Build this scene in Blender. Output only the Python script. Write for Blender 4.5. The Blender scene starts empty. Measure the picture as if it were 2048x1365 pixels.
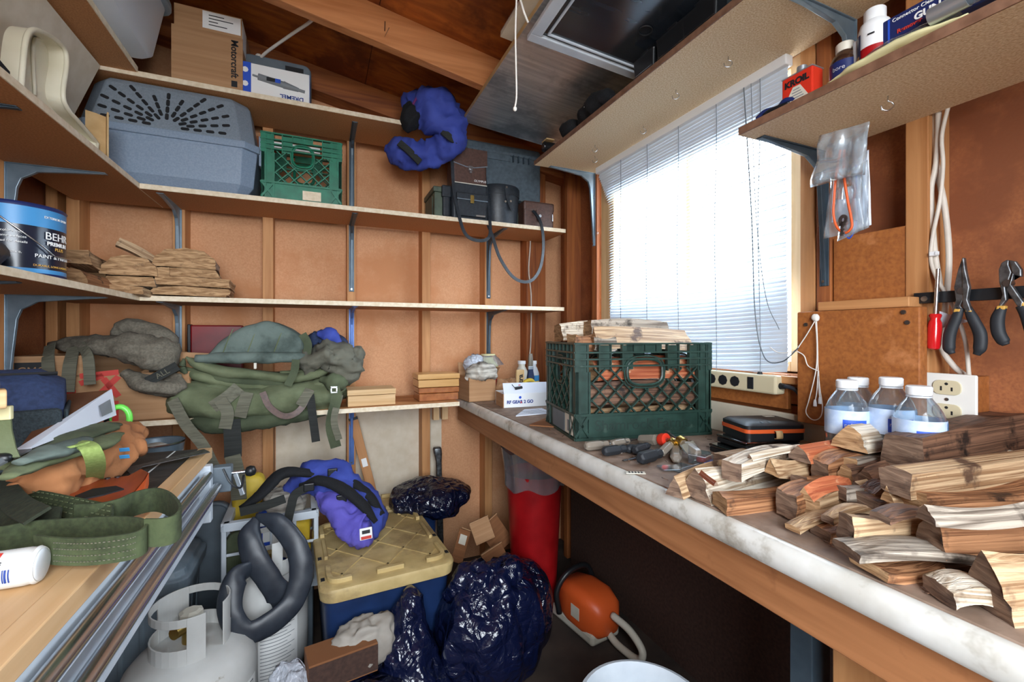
import bpy, math, random
from mathutils import Vector, Matrix, Euler, noise
PI=math.pi
C=bpy.context.scene.collection
# ---------------------------------------------------------------- camera, sky, exposure
FPX=890.0; CX=1024.0; CY=670.0; YAW=math.atan(384/890.0); CZ=1.235
SA,CA=math.sin(YAW),math.cos(YAW)
cd=bpy.data.cameras.new('camera'); cam=bpy.data.objects.new('camera',cd); C.objects.link(cam)
cd.sensor_width=36; cd.lens=FPX/2048*36; cd.shift_y=-12.5/2048; cd.clip_start=.02
cam.location=(0,0,CZ); cam.rotation_euler=(PI/2,0,-YAW)
sc=bpy.context.scene; sc.camera=cam
sc.view_settings.view_transform='Standard'; sc.view_settings.look='None'
sc.view_settings.gamma=1; sc.view_settings.use_curve_mapping=False
sc.view_settings.exposure=1.5
w=bpy.data.worlds.new('sky'); sc.world=w; w.use_nodes=True
bg=w.node_tree.nodes['Background']; bg.inputs[0].default_value=(.86,.93,1,1); bg.inputs[1].default_value=7.6
def portal(name,loc,rot,sx,sy):
    l=bpy.data.lights.new(name,'AREA'); l.shape='RECTANGLE'; l.size=sx; l.size_y=sy; l.cycles.is_portal=True
    o=bpy.data.objects.new(name,l); C.objects.link(o); o.location=loc; o.rotation_euler=rot
portal('doorway_portal',(.0,-.66,1.52),(PI/2,0,0),.95,1.15)
portal('window_portal',(1.46,1.35,1.6),(0,PI/2,0),1.0,1.05)
random.seed(3)
def at(px,py,X=None,Y=None,Z=None):
    u=(px-CX)/FPX; v=(CY-py)/FPX; a=SA+u*CA; b=CA-u*SA
    t=X/a if X is not None else Y/b if Y is not None else (Z-CZ)/v
    return Vector((a*t,b*t,CZ+v*t))
# ---------------------------------------------------------------- materials
def lin(h):
    if isinstance(h,str):
        h=h.lstrip('#'); r=[int(h[i:i+2],16)/255 for i in (0,2,4)]
    else: r=h
    return tuple(c/12.92 if c<=.04045 else ((c+.055)/1.055)**2.4 for c in r)+(1,)
MT={}
def mat(n,c1,c2=None,sc3=(30,30,30),rough=.6,metal=0,bump=0,bs=None,det=4,lo=.35,hi=.65,c3=None,s3=3,trans=0,spec=None,coat=0,alpha=1,distort=0,transl=0,wear=(.5,.62)):
    """c1/c2 mixed by a noise of scale sc3 (object space), c3 = large blotches (stain), bump from the same noise"""
    m=bpy.data.materials.new(n); m.use_nodes=True; MT[n]=m
    t=m.node_tree; N=t.nodes; L=t.links; p=N['Principled BSDF']
    p.inputs['Roughness'].default_value=rough; p.inputs['Metallic'].default_value=metal
    p.inputs['Base Color'].default_value=lin(c1)
    if trans: p.inputs['Transmission Weight'].default_value=trans
    if spec is not None: p.inputs['Specular IOR Level'].default_value=spec
    if coat: p.inputs['Coat Weight'].default_value=coat; p.inputs['Coat Roughness'].default_value=.15
    if alpha<1: p.inputs['Alpha'].default_value=alpha
    if c2 or bump or c3:
        tc=N.new('ShaderNodeTexCoord'); mp=N.new('ShaderNodeMapping'); mp.inputs['Scale'].default_value=sc3
        L.new(tc.outputs['Object'],mp.inputs['Vector'])
        nz=N.new('ShaderNodeTexNoise'); nz.inputs['Scale'].default_value=1; nz.inputs['Detail'].default_value=det
        nz.inputs['Distortion'].default_value=distort
        L.new(mp.outputs[0],nz.inputs['Vector'])
    out=None
    if c2:
        r=N.new('ShaderNodeValToRGB'); r.color_ramp.elements[0].position=lo; r.color_ramp.elements[1].position=hi
        r.color_ramp.elements[0].color=lin(c1); r.color_ramp.elements[1].color=lin(c2)
        L.new(nz.outputs['Fac'],r.inputs[0]); out=r.outputs[0]
    if c3:
        n2=N.new('ShaderNodeTexNoise'); n2.inputs['Scale'].default_value=s3; n2.inputs['Detail'].default_value=5; n2.inputs['Roughness'].default_value=.65
        L.new(tc.outputs['Object'],n2.inputs['Vector'])
        r2=N.new('ShaderNodeValToRGB'); r2.color_ramp.elements[0].position=wear[0]; r2.color_ramp.elements[1].position=wear[1]
        r2.color_ramp.elements[0].color=(0,0,0,1); r2.color_ramp.elements[1].color=(1,1,1,1)
        L.new(n2.outputs['Fac'],r2.inputs[0])
        mx=N.new('ShaderNodeMix'); mx.data_type='RGBA'; L.new(r2.outputs[0],mx.inputs[0])
        if out: L.new(out,mx.inputs[6])
        else: mx.inputs[6].default_value=lin(c1)
        mx.inputs[7].default_value=lin(c3); out=mx.outputs[2]
    if out: L.new(out,p.inputs['Base Color'])
    if bump:
        b=N.new('ShaderNodeBump'); b.inputs['Strength'].default_value=bump; b.inputs['Distance'].default_value=.012 if bs else .004
        if bs:
            n3=N.new('ShaderNodeTexNoise'); n3.inputs['Scale'].default_value=bs; n3.inputs['Detail'].default_value=5
            L.new(tc.outputs['Object'],n3.inputs['Vector']); L.new(n3.outputs['Fac'],b.inputs['Height'])
        else: L.new(nz.outputs['Fac'],b.inputs['Height'])
        L.new(b.outputs[0],p.inputs['Normal'])
    if transl:
        tr=N.new('ShaderNodeBsdfTranslucent'); tr.inputs[0].default_value=lin(c1)
        ms=N.new('ShaderNodeMixShader'); ms.inputs[0].default_value=transl
        L.new(p.outputs[0],ms.inputs[1]); L.new(tr.outputs[0],ms.inputs[2]); L.new(ms.outputs[0],N['Material Output'].inputs[0])
    return m
def clearmat(n,tint,gl=.12,rough=.05,mixw=None,white=0):
    """thin clear sheet: transparent + a little gloss (fresnel) + optional milky diffuse"""
    m=bpy.data.materials.new(n); m.use_nodes=True; MT[n]=m
    t=m.node_tree; N=t.nodes; L=t.links; N.remove(N['Principled BSDF'])
    tr=N.new('ShaderNodeBsdfTransparent'); tr.inputs[0].default_value=lin(tint)
    g=N.new('ShaderNodeBsdfGlossy'); g.inputs['Roughness'].default_value=rough
    lw=N.new('ShaderNodeLayerWeight'); lw.inputs[0].default_value=gl
    mx=N.new('ShaderNodeMixShader'); L.new(lw.outputs['Facing' if gl>.2 else 'Fresnel'],mx.inputs[0]); L.new(tr.outputs[0],mx.inputs[1]); L.new(g.outputs[0],mx.inputs[2])
    last=mx
    if white:
        d=N.new('ShaderNodeBsdfDiffuse'); d.inputs[0].default_value=lin('E8EEF2')
        m2=N.new('ShaderNodeMixShader'); m2.inputs[0].default_value=white; L.new(mx.outputs[0],m2.inputs[1]); L.new(d.outputs[0],m2.inputs[2]); last=m2
    L.new(last.outputs[0],N['Material Output'].inputs[0])
    return m
def ax(a,al,ac): return tuple(al if 'xyz'[i]==a else ac for i in range(3))
for a in 'xyz':
    mat('pine_'+a,'C9925E','A9703F',ax(a,2.5,42),.65,bump=.15,lo=.3,hi=.7,distort=.6)
    mat('palepine_'+a,'DDBB8E','C29A66',ax(a,2,50),.6,bump=.1,lo=.3,hi=.75,distort=.5)
    mat('redpine_'+a,'A5612F','7E4320',ax(a,2.5,40),.65,bump=.15,distort=.7)
mat('hardboard','D6A076','C88F65',(160,160,160),.8,bump=.12,det=6,lo=.3,hi=.7,c3='C4875A',s3=2.2)
mat('hardboard_dark','A8673C','8C5230',(160,160,160),.7,bump=.12,det=6,lo=.3,hi=.7,c3='7E4728',s3=2.5)
mat('osb_panel','A9662F','8F5224',(110,110,110),.65,bump=.25,det=6,lo=.32,hi=.68,c3='BC7A48',s3=14,wear=(.6,.75))
mat('roof_ply','C8702C','8E4616',(3,18,18),.6,bump=.1,det=6,lo=.3,hi=.7,distort=1.2,c3='73350F',s3=3)
mat('rafterwood','D08C58','B36F3C',(2.5,40,40),.6,bump=.15,distort=.8,lo=.3,hi=.7)
mat('particle','C79E6B','A87E4E',(260,260,260),.75,bump=.15,det=3,lo=.3,hi=.7)
mat('particle_pale','EAD6B4','C8A67A',(230,230,230),.75,bump=.2,det=3,lo=.3,hi=.7)
mat('shelf_brown','C58C5A','A56F42',(220,220,220),.75,bump=.1,det=3,lo=.3,hi=.7)
mat('cream_edge','EADBC2','D9C6A6',(60,60,60),.6)
mat('brown_edge','8A6650','6F4E3B',(40,40,40),.55)
mat('steelgrey','82929E','6E7F8B',(20,20,20),.38,metal=.35,bump=.03)
mat('steelblue','5F7FC0','4F6FB0',(20,20,20),.4,metal=.25)
mat('steeldark','4C5B66','3E4C57',(20,20,20),.42,metal=.35)
mat('concrete','4A3D35','332A25',(6,6,6),.9,bump=.4,det=8)
mat('blackplastic','16181B',rough=.4)
mat('blackrubber','30363F','262B34',(30,30,30),.42,bump=.05)
mat('blackcloth','15171C','0D0E11',(200,200,200),.9,bump=.2)
mat('white','E9EBEC',rough=.5)
mat('offwhite','D9D4C6','CBC5B4',(12,12,12),.5)
mat('cream_plastic','E6DFC9','D8D0B6',(8,8,8),.4)
mat('beigeboard','D9CDB9','CFC1AA',(20,20,20),.8,bump=.05)
mat('whitepaint','D3DBE2','C2CBD4',(10,10,10),.45)
mat('chrome','C9CCD0',rough=.25,metal=1)
mat('brass','B99A55',rough=.35,metal=1)
mat('alu','C3CBD2',rough=.35,metal=.8)
mat('kennel','8595A8','78899D',(180,180,180),.5,bump=.06)
mat('kennel_top','838E99','76818B',(180,180,180),.5,bump=.06)
mat('greencrate','1F7A5C','18664C',(30,30,30),.42)
mat('darkgreen','27423A','1C322B',(25,25,25),.4,c3='54665B',s3=20,wear=(.62,.8))
mat('cardboard','B58C66','A47A54',(2,2,60),.85,bump=.06)
mat('cardboard_dark','8C5C38','7B4E2E',(2,2,60),.85,bump=.06)
mat('clearbin','F2F6FA',rough=.3,alpha=.85,transl=.35)
mat('leather_brown','5B3F35','49322A',(90,90,90),.45,bump=.12)
mat('leather_black','2B3138','20252B',(90,90,90),.42,bump=.1)
mat('ammo','53604F','475344',(16,16,16),.55,c3='3B443A',s3=12)
mat('greycase','58656E','4B575F',(60,60,60),.55,bump=.05)
mat('duffel','565E45','3F4733',(9,9,9),.9,bump=.35,bs=28)
mat('duffel2','737A5C','565E43',(9,9,9),.9,bump=.35,bs=28)
mat('rucksack','6B7871','505D57',(7,7,7),.85,bump=.35,bs=22,c3='36413C',s3=7,wear=(.5,.7))
mat('webbing','6E6C5C','5A584A',(4,200,200),.9,bump=.15)
mat('webbing_dark','2C2E2C','222422',(4,200,200),.9,bump=.15)
mat('greywool','746D60','5E584C',(140,140,140),.95,bump=.25)
mat('lettergreen','1B2F29',rough=.5)
mat('apronwood','B0764A','8E5A34',(42,2.5,42),.65,bump=.15,lo=.3,hi=.7,distort=.6,c3='7A4A2C',s3=6,wear=(.62,.74))
mat('tubewhite','D2D3D0',rough=.45)
mat('towstrap','3B4429','2D351F',(120,120,120),.9,bump=.3,c3='465032',s3=9)
mat('towstrap_dark','2B3120','1F2417',(120,120,120),.9,bump=.3)
mat('canvasgreen','6C7558','58613F',(12,12,12),.9,bump=.35,bs=30)
mat('limewebbing','8FA35C','7E924C',(160,160,160),.9,bump=.2)
mat('jacketbrown','AD7348','955F39',(10,10,10),.9,bump=.3,bs=26)
mat('bluecloth','3E4FA8','303F92',(10,10,10),.8,bump=.25,bs=24)
mat('purplecloth','6A63C8','5951B4',(10,10,10),.8,bump=.25,bs=24)
mat('navycloth','2B3A5E','212E4C',(120,120,120),.85,bump=.2)
mat('meshcloth','1D2529','2C373C',(260,260,260),.9,bump=.5)
def crinkle(n,c,rough,s,strength):
    m=mat(n,c,rough=rough,coat=.4)
    t=m.node_tree; N=t.nodes; L=t.links; p=N['Principled BSDF']
    tc=N.new('ShaderNodeTexCoord'); a=N.new('ShaderNodeTexNoise'); a.inputs['Scale'].default_value=s; a.inputs['Detail'].default_value=3; a.inputs['Distortion'].default_value=1.4
    v=N.new('ShaderNodeTexVoronoi'); v.feature='DISTANCE_TO_EDGE'; v.inputs['Scale'].default_value=s*1.3
    L.new(tc.outputs['Object'],a.inputs['Vector']); L.new(tc.outputs['Object'],v.inputs['Vector'])
    ad=N.new('ShaderNodeMath'); ad.operation='ADD'; L.new(a.outputs['Fac'],ad.inputs[0]); L.new(v.outputs['Distance'],ad.inputs[1])
    b=N.new('ShaderNodeBump'); b.inputs['Strength'].default_value=strength; b.inputs['Distance'].default_value=.02
    L.new(ad.outputs[0],b.inputs['Height']); L.new(b.outputs[0],p.inputs['Normal']); L.new(b.outputs[0],p.inputs['Coat Normal'])
crinkle('binbag','0D1432',.25,13,.85)
crinkle('binbag2','0A1028',.25,18,.9)
mat('foilfacing','E2E2E2','C4C6C8',(3,70,70),.3,metal=.8,bump=.35,det=6,c3='9A9EA4',s3=3)
crinkle('whiteplasticbag','B9BEC8',.4,20,.8)
mat('totelid','CDB57E','B79E68',(14,14,14),.55,c3='8A7450',s3=6,wear=(.48,.7))
mat('toteblue','1C3563','162A50',(10,10,10),.45)
mat('tank','CFCFCC','BDBDB9',(8,8,8),.45,c3='8A7D68',s3=22,wear=(.66,.74))
mat('red','A81419','8E0A10',(10,10,10),.4)
mat('orange','D65A26',rough=.45)
mat('sawbrown','A3461F','7C2F12',(30,6,30),.4)
mat('redclear','C4161C',rough=.15,coat=.5)
mat('deepred','7E0C12','5E070C',(8,8,8),.45)
mat('tin_red','D2331F',rough=.35)
mat('brownglass','3A2418',rough=.12,coat=.5)
mat('navyprint','1E2A5C',rough=.35)
mat('blue','2C56C8',rough=.45)
mat('skyblue','3F8CC4',rough=.4)
mat('yellow','D8B93A','C9A92E',(14,14,14),.55)
mat('paleyellow','D6CFA0',rough=.5)
mat('tan','C9A878','B99866',(20,20,20),.7)
mat('ink','181A1E',rough=.6)
mat('inkblue','23408C',rough=.6)
mat('inkgrey','7C8084',rough=.6)
mat('printred','C8372C',rough=.6)
mat('printwhite','F0F0EE',rough=.6)
mat('lime','6CD050',rough=.35)
mat('walnut','A8683A','8C5028',(40,3,40),.3,coat=.3)
mat('honeywood','CDA066','B98A50',(3,40,40),.35,coat=.25)
mat('counter_top','97806F','7C6656',(24,24,24),.7,bump=.25,c3='6A5545',s3=9,wear=(.5,.7))
mat('counter_nose','DAD9D3','C6C3BA',(18,18,18),.25,c3='8E8474',s3=9,wear=(.56,.72))
mat('backsplash','D3CAB6','C7BDA8',(10,10,10),.45)
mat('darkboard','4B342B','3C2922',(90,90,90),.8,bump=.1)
mat('outlet','E8E6DF',rough=.4)
mat('almond','CFC3A2',rough=.4)
mat('cable','D8CFC2','C7BDB0',(20,20,20),.5)
mat('greybin','7F8C96','72808A',(14,14,14),.5)
mat('greyplastic','69757E','5D6871',(14,14,14),.5)
mat('benchblack','3C3A38','2C2A28',(3,60,60),.55,bump=.1,c3='6A625A',s3=14,wear=(.6,.72))
mat('pinetop','D9B488','C69C6C',(30,3,30),.5,bump=.08,distort=.6,lo=.3,hi=.75)
mat('screwsteel','8F9498',rough=.3,metal=1)
mat('handleclear','857C70',rough=.25,coat=.4)
mat('plierssteel','8B8F92','5E6062',(70,70,70),.4,metal=.9)
mat('gripblack','22262B',rough=.6)
mat('gripyellow','D1A24B',rough=.5)
mat('slat','E2EBF4',rough=.5,transl=.09)
mat('cord','E6E2DA',rough=.7)
mat('paper','D7DCE6',rough=.8)
mat('greypaper','A9A39A','8E877E',(9,9,9),.85)
mat('bottlelabel','C9D8EC','AFC4E2',(60,60,60),.5)
mat('rag','D8D2C6','6E675E',(9,9,60),.95,bump=.3)
mat('bristle','8C8578','6B665C',(200,200,8),.8)
mat('ground','9C948A','8A8278',(5,5,5),.9)
for n,c1,c2,c3 in (('split_tan','CDAE88','8E6B4A','5A4130'),('split_orange','B48058','74482B','3E281B'),('split_grey','B5A898','6A5E52','3C332B'),('split_dark','7E5A44','432C20','241812'),('split_red','C07048','98482A','DDB48C'),('split_white','E4D9C6','A08A70','5A4636')):
    mat(n,c1,c2,(3,150,150),.6,bump=1,det=9,lo=.4,hi=.62,distort=.9,c3=c3,s3=11,wear=(.6,.68))
mat('split_end','C09A70','86623F',(9,22,130),.85,bump=.6,det=7,lo=.38,hi=.64,distort=.8,c3='5A4030',s3=13,wear=(.6,.72))
mat('split_end2','8A705C','5A4436',(9,22,130),.85,bump=.6,det=7,lo=.38,hi=.64,distort=.8,c3='40302A',s3=13,wear=(.58,.7))
clearmat('glass','F6FBFF',.06,.02)
clearmat('clearplastic','E2ECF2',.35,.1,white=.06)
clearmat('zipbag','EEF4F8',.5,.18,white=.17)
clearmat('liner','D8C9D0',.45,.2,white=.12)
clearmat('smokeplastic','5C6A78',.3,.1)
# ---------------------------------------------------------------- mesh helpers
class B:
    def __init__(s): s.v=[]; s.f=[]; s.m=[]
    def add(s,v,f,M=None,mi=0):
        o=len(s.v)
        s.v+= [tuple(M@Vector(p)) for p in v] if M is not None else [tuple(p) for p in v]
        s.f+=[tuple(i+o for i in q) for q in f]; s.m+=[mi]*len(f); return s
    def box(s,x0,x1,y0,y1,z0,z1,M=None,mi=0):
        v=[(x,y,z) for z in (z0,z1) for y in (y0,y1) for x in (x0,x1)]
        return s.add(v,[(0,2,3,1),(4,5,7,6),(0,1,5,4),(2,6,7,3),(0,4,6,2),(1,3,7,5)],M,mi)
    def bar(s,a,b,w,h,up=(0,0,1)):
        a=Vector(a); b=Vector(b); d=(b-a).normalized(); u=Vector(up)
        if abs(d.dot(u))>.98: u=Vector((0,1,0))
        r=d.cross(u).normalized(); u=r.cross(d)
        v=[p+r*i*w/2+u*j*h/2 for p in (a,b) for i,j in ((-1,-1),(1,-1),(1,1),(-1,1))]
        return s.add(v,[(0,1,2,3),(7,6,5,4),(0,4,5,1),(1,5,6,2),(2,6,7,3),(3,7,4,0)])
    def cyl(s,a,b,r,r2=None,n=14,cap=True):
        a=Vector(a); b=Vector(b); r2=r if r2 is None else r2
        d=(b-a).normalized(); u=Vector((0,0,1)) if abs(d.z)<.9 else Vector((1,0,0)); x=d.cross(u).normalized(); y=d.cross(x)
        v=[p+(x*math.cos(2*PI*i/n)+y*math.sin(2*PI*i/n))*q for p,q in ((a,r),(b,r2)) for i in range(n)]
        f=[(i,(i+1)%n,n+(i+1)%n,n+i) for i in range(n)]
        if cap: f+=[tuple(range(n-1,-1,-1)),tuple(range(n,2*n))]
        return s.add(v,f)
    def lathe(s,prof,n=24,M=None,capb=True,capt=True,sx=1,sy=1):
        v=[(r*math.cos(2*PI*i/n)*sx,r*math.sin(2*PI*i/n)*sy,z) for r,z in prof for i in range(n)]
        f=[(k*n+i,k*n+(i+1)%n,(k+1)*n+(i+1)%n,(k+1)*n+i) for k in range(len(prof)-1) for i in range(n)]
        if capb: f.append(tuple(range(n-1,-1,-1)))
        if capt: k=(len(prof)-1)*n; f.append(tuple(range(k,k+n)))
        return s.add(v,f,M)
    def loft(s,rings,cap=True,M=None,mi=0,mcap=None,closed=True):
        n=len(rings[0]); v=[p for r in rings for p in r]; e=n if closed else n-1
        f=[(k*n+i,k*n+(i+1)%n,(k+1)*n+(i+1)%n,(k+1)*n+i) for k in range(len(rings)-1) for i in range(e)]
        s.add(v,f,M,mi)
        if cap:
            o=len(s.v)-len(v); k=o+(len(rings)-1)*n
            s.f+=[tuple(range(o+n-1,o-1,-1)),tuple(range(k,k+n))]; s.m+=[mi if mcap is None else mcap]*2
        return s
    def prism(s,poly,z0,z1,M=None):
        return s.loft([[(x,y,z0) for x,y in poly],[(x,y,z1) for x,y in poly]],True,M)
    def tube(s,pts,r,n=8,closed=False,r2=None):
        pts=[Vector(p) for p in pts]; N=len(pts); rings=[]; pu=None
        for i,p in enumerate(pts):
            a=pts[i-1] if (i or closed) else p; b=pts[(i+1)%N] if (i<N-1 or closed) else p
            d=(b-a).normalized()
            if pu is None: pu=Vector((0,0,1)) if abs(d.z)<.9 else Vector((1,0,0))
            x=d.cross(pu).normalized(); y=x.cross(d); pu=y
            q=r if r2 is None else r+(r2-r)*i/(N-1)
            rings.append([p+(x*math.cos(2*PI*k/n)+y*math.sin(2*PI*k/n))*q for k in range(n)])
        if closed: rings.append(rings[0])
        return s.loft(rings,not closed)
    def ribbon(s,pts,wv,th=.003):
        """flat strap: pts = centre line, wv = width vector (one, or one per point)"""
        pts=[Vector(p) for p in pts]; N=len(pts); W=[Vector(q) for q in wv] if isinstance(wv,list) else [Vector(wv)]*N
        R=[]
        for i,p in enumerate(pts):
            d=(pts[min(i+1,N-1)]-pts[max(i-1,0)]).normalized(); n=d.cross(W[i]).normalized()*th/2; h=W[i]/2
            R.append([p-h-n,p+h-n,p+h+n,p-h+n])
        return s.loft(R)
    def pillow(s,c,r,p=.6,amp=.0,fq=5,seed=0,nu=40,nv=24,fold=None,M=None,flat=True):
        """superellipsoid displaced by noise; fold=(fx,fy,fz) stretches the noise so creases run one way"""
        c=Vector(c); sg=lambda q,e: math.copysign(abs(q)**e,q); R=[]; fo=fold or (1,1,1); V=[]
        for j in range(nv+1):
            b=-PI/2+PI*j/nv; cb=sg(math.cos(b),p); sb=sg(math.sin(b),p)
            for i in range(nu):
                a=2*PI*i/nu; q=Vector((cb*sg(math.cos(a),p)*r[0],cb*sg(math.sin(a),p)*r[1],sb*r[2]))
                n=q.normalized(); k=Vector((q.x*fo[0],q.y*fo[1],q.z*fo[2]))*fq+Vector((seed*7.3,seed*3.1,seed))
                d=noise.noise(k)*.6+(.5-abs(noise.noise(k*1.7+Vector((5,1,2)))))*.8+noise.noise(k*4)*.22
                e=q+n*d*amp
                if flat and e.z<-r[2]: e.z=-r[2]
                V.append(c+e)
        f=[(j*nu+i,j*nu+(i+1)%nu,(j+1)*nu+(i+1)%nu,(j+1)*nu+i) for j in range(nv) for i in range(nu)]
        return s.add(V,f,M)
    def sack(s,pts,rad,amp=.01,fq=8,seed=0,n=26,res=7,asp=1,up=(0,0,1),fold=(1,1,1)):
        """soft skin swept along pts; rad = radius per point, asp = height/width"""
        P=curve(pts,res); K=len(P)-1; R=[]; pu=Vector(up)
        for i,p in enumerate(P):
            q=i/K*(len(rad)-1); j=min(int(q),len(rad)-2); f=q-j; f=f*f*(3-2*f); r=rad[j]*(1-f)+rad[j+1]*f
            d=(P[min(i+1,K)]-P[max(i-1,0)]).normalized(); x=d.cross(pu).normalized(); y=x.cross(d)
            ring=[]
            for k in range(n):
                a=2*PI*k/n; e=x*math.cos(a)*r+y*math.sin(a)*r*asp; c=p+e
                w=Vector((c.x*fold[0],c.y*fold[1],c.z*fold[2]))*fq+Vector((seed*5.7,seed*2.3,seed*1.1))
                dd=noise.noise(w)*.6+(.45-abs(noise.noise(w*1.8)))*.9+(.3-abs(noise.noise(w*3.7)))*.55+noise.noise(w*8)*.12
                ring.append(c+e.normalized()*dd*amp*min(1,r/max(rad)*1.3) if r>1e-5 else c)
            R.append(ring)
        return s.loft(R)
    def band(s,pts,nrm,wd,th=.003):
        """strap lying in the plane square to nrm"""
        pts=[Vector(p) for p in pts]; N=len(pts); nv=Vector(nrm)
        W=[(pts[min(i+1,N-1)]-pts[max(i-1,0)]).cross(nv).normalized()*wd for i in range(N)]
        return s.ribbon(pts,W,th)
    def build(s,name,m,parent=None,loc=None,rot=None,smooth=False,bev=0,sub=0,kind=None,seg=2):
        me=bpy.data.meshes.new(name); me.from_pydata(s.v,[],s.f)
        ms=m if isinstance(m,(list,tuple)) else [m]
        for q in ms: me.materials.append(MT[q])
        if len(ms)>1: me.polygons.foreach_set('material_index',s.m)
        o=bpy.data.objects.new(name,me); C.objects.link(o)
        import bmesh
        bm=bmesh.new(); bm.from_mesh(me); bmesh.ops.remove_doubles(bm,verts=bm.verts,dist=1e-6) if sub or smooth else None
        bmesh.ops.recalc_face_normals(bm,faces=bm.faces); bm.to_mesh(me); bm.free()
        if smooth:
            me.polygons.foreach_set('use_smooth',[True]*len(me.polygons))
            if smooth!='all': me.set_sharp_from_angle(angle=.7)
        if bev:
            d=o.modifiers.new('bevel','BEVEL'); d.width=bev; d.segments=seg; d.limit_method='ANGLE'; d.angle_limit=.6
        if sub: d=o.modifiers.new('sub','SUBSURF'); d.levels=d.render_levels=sub
        if parent: o.parent=parent
        if loc is not None: o.location=loc
        if rot is not None: o.rotation_euler=rot
        if kind: o['kind']=kind
        return o
def tag(o,label,cat,group=None):
    o['label']=label; o['category']=cat
    if group: o['group']=group
    return o
def thing(name,label,cat,loc=(0,0,0),rz=0,group=None,rot=None):
    o=bpy.data.objects.new(name,None); C.objects.link(o); o.location=loc
    o.rotation_euler=rot if rot else (0,0,rz); o.empty_display_size=.05
    return tag(o,label,cat,group)
def struct(o): o['kind']='structure'; return o
def sempty(name):
    o=bpy.data.objects.new(name,None); C.objects.link(o); o['kind']='structure'; return o
def dup(o,parent=None,loc=None,rot=None,scale=None):
    c=o.copy(); C.objects.link(c)
    if parent is not None: c.parent=parent
    if loc is not None: c.location=loc
    if rot is not None: c.rotation_euler=rot
    if scale is not None: c.scale=scale
    return c
def bx(name,m,x0,x1,y0,y1,z0,z1,parent=None,bev=0,**k): return B().box(x0,x1,y0,y1,z0,z1).build(name,m,parent,bev=bev,**k)
def text(s,size,m,parent,loc,rot=(PI/2,0,0),name='lettering',al='CENTER',th=.0004,sx=1,bold=0):
    cu=bpy.data.curves.new(name,'FONT'); cu.body=s; cu.size=size; cu.align_x=al; cu.align_y='CENTER'; cu.extrude=th; cu.offset=bold
    t=bpy.data.objects.new('tmp',cu); C.objects.link(t); bpy.context.view_layer.update()
    me=bpy.data.meshes.new_from_object(t.evaluated_get(bpy.context.evaluated_depsgraph_get()))
    bpy.data.objects.remove(t); me.materials.clear(); me.materials.append(MT[m])
    o=bpy.data.objects.new(name,me); C.objects.link(o); o.parent=parent; o.location=loc; o.rotation_euler=rot; o.scale=(sx,1,1)
    return o
def curve(pts,n=8):
    """Catmull-Rom through pts"""
    P=[Vector(p) for p in pts]; P=[P[0]*2-P[1]]+P+[P[-1]*2-P[-2]]; out=[]
    for i in range(1,len(P)-2):
        a,b,c,d=P[i-1:i+3]
        for k in range(n):
            t=k/n; out.append(.5*((2*b)+(c-a)*t+(2*a-5*b+4*c-d)*t*t+(3*b-a-3*c+d)*t**3))
    return out+[P[-2]]
RX=(PI/2,0,0)            # text facing -Y
RW=(PI/2,0,-PI/2)        # text facing -X
# ---------------------------------------------------------------- room shell
XS,XB=1.25,1.34          # right wall: stud faces, sheathing
YS,YB=2.27,2.36          # back wall
LS,LB=-.88,-.97          # left wall
YF=-.62
def roofz(x): return 2.485-.175*x
struct(bx('floor','concrete',LB-.1,XB+.1,YF-.1,YB+.1,-.08,0))
g=bx('ground','ground',-9,12,-10,12,-.2,-.1); g['kind']='structure'
wb=B()
for x0,x1 in ((LB,.331),(.331,XB)):
    wb.loft([[(x0,YB,0),(x1,YB,0),(x1,YB,roofz(x1)),(x0,YB,roofz(x0))],[(x0,YB+.03,0),(x1,YB+.03,0),(x1,YB+.03,roofz(x1)),(x0,YB+.03,roofz(x0))]])
wall_back=struct(wb.build('wall_back','hardboard'))
k=1.027
def stud_back(x0,x1,m='pine_z',z0=0,z1=None,y0=YS): bx('stud',m,x0,x1,y0,YB,z0,(z1 or 2.3)-0.0,wall_back,bev=.002)
for x0,x1 in ((-.965,-.93),(-.905,-.865),(-.566,-.523),(-.236,-.194),(.119,.158),(.479,.521),(.82,.862)): stud_back(x0,x1)
bx('stud','redpine_z',1.07,1.12,YS,YB,0,2.2,wall_back,bev=.002); bx('stud','redpine_z',1.125,1.2,YS+.02,YB,0,2.2,wall_back,bev=.002)
# lower half of the back wall between two studs is a pale board
bx('pale_panel','beigeboard',.16,.478,YB-.012,YB,.02,.915,wall_back); bx('pale_panel','beigeboard',-.19,.118,YB-.012,YB,.4,.915,wall_back)
bx('pale_panel','beigeboard',.523,.6,YB-.012,YB,.02,.915,wall_back)
gr=B(); gr.loft([[(LB,y,roofz(LB)-.115),(XB,y,roofz(XB)-.115),(XB,y,roofz(XB)),(LB,y,roofz(LB))] for y in (YS-.01,YB)])
gr.build('gable_rafter','redpine_x',wall_back,bev=.002)
# left wall
wl=struct(bx('wall_left','hardboard_dark',LB-.03,LB,YF,YB,0,2.7))
for y in (1.86,1.45,1.04,.63,.22): bx('stud','pine_z',LB,LS,y,y+.038,0,2.6,wl,bev=.002)
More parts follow.
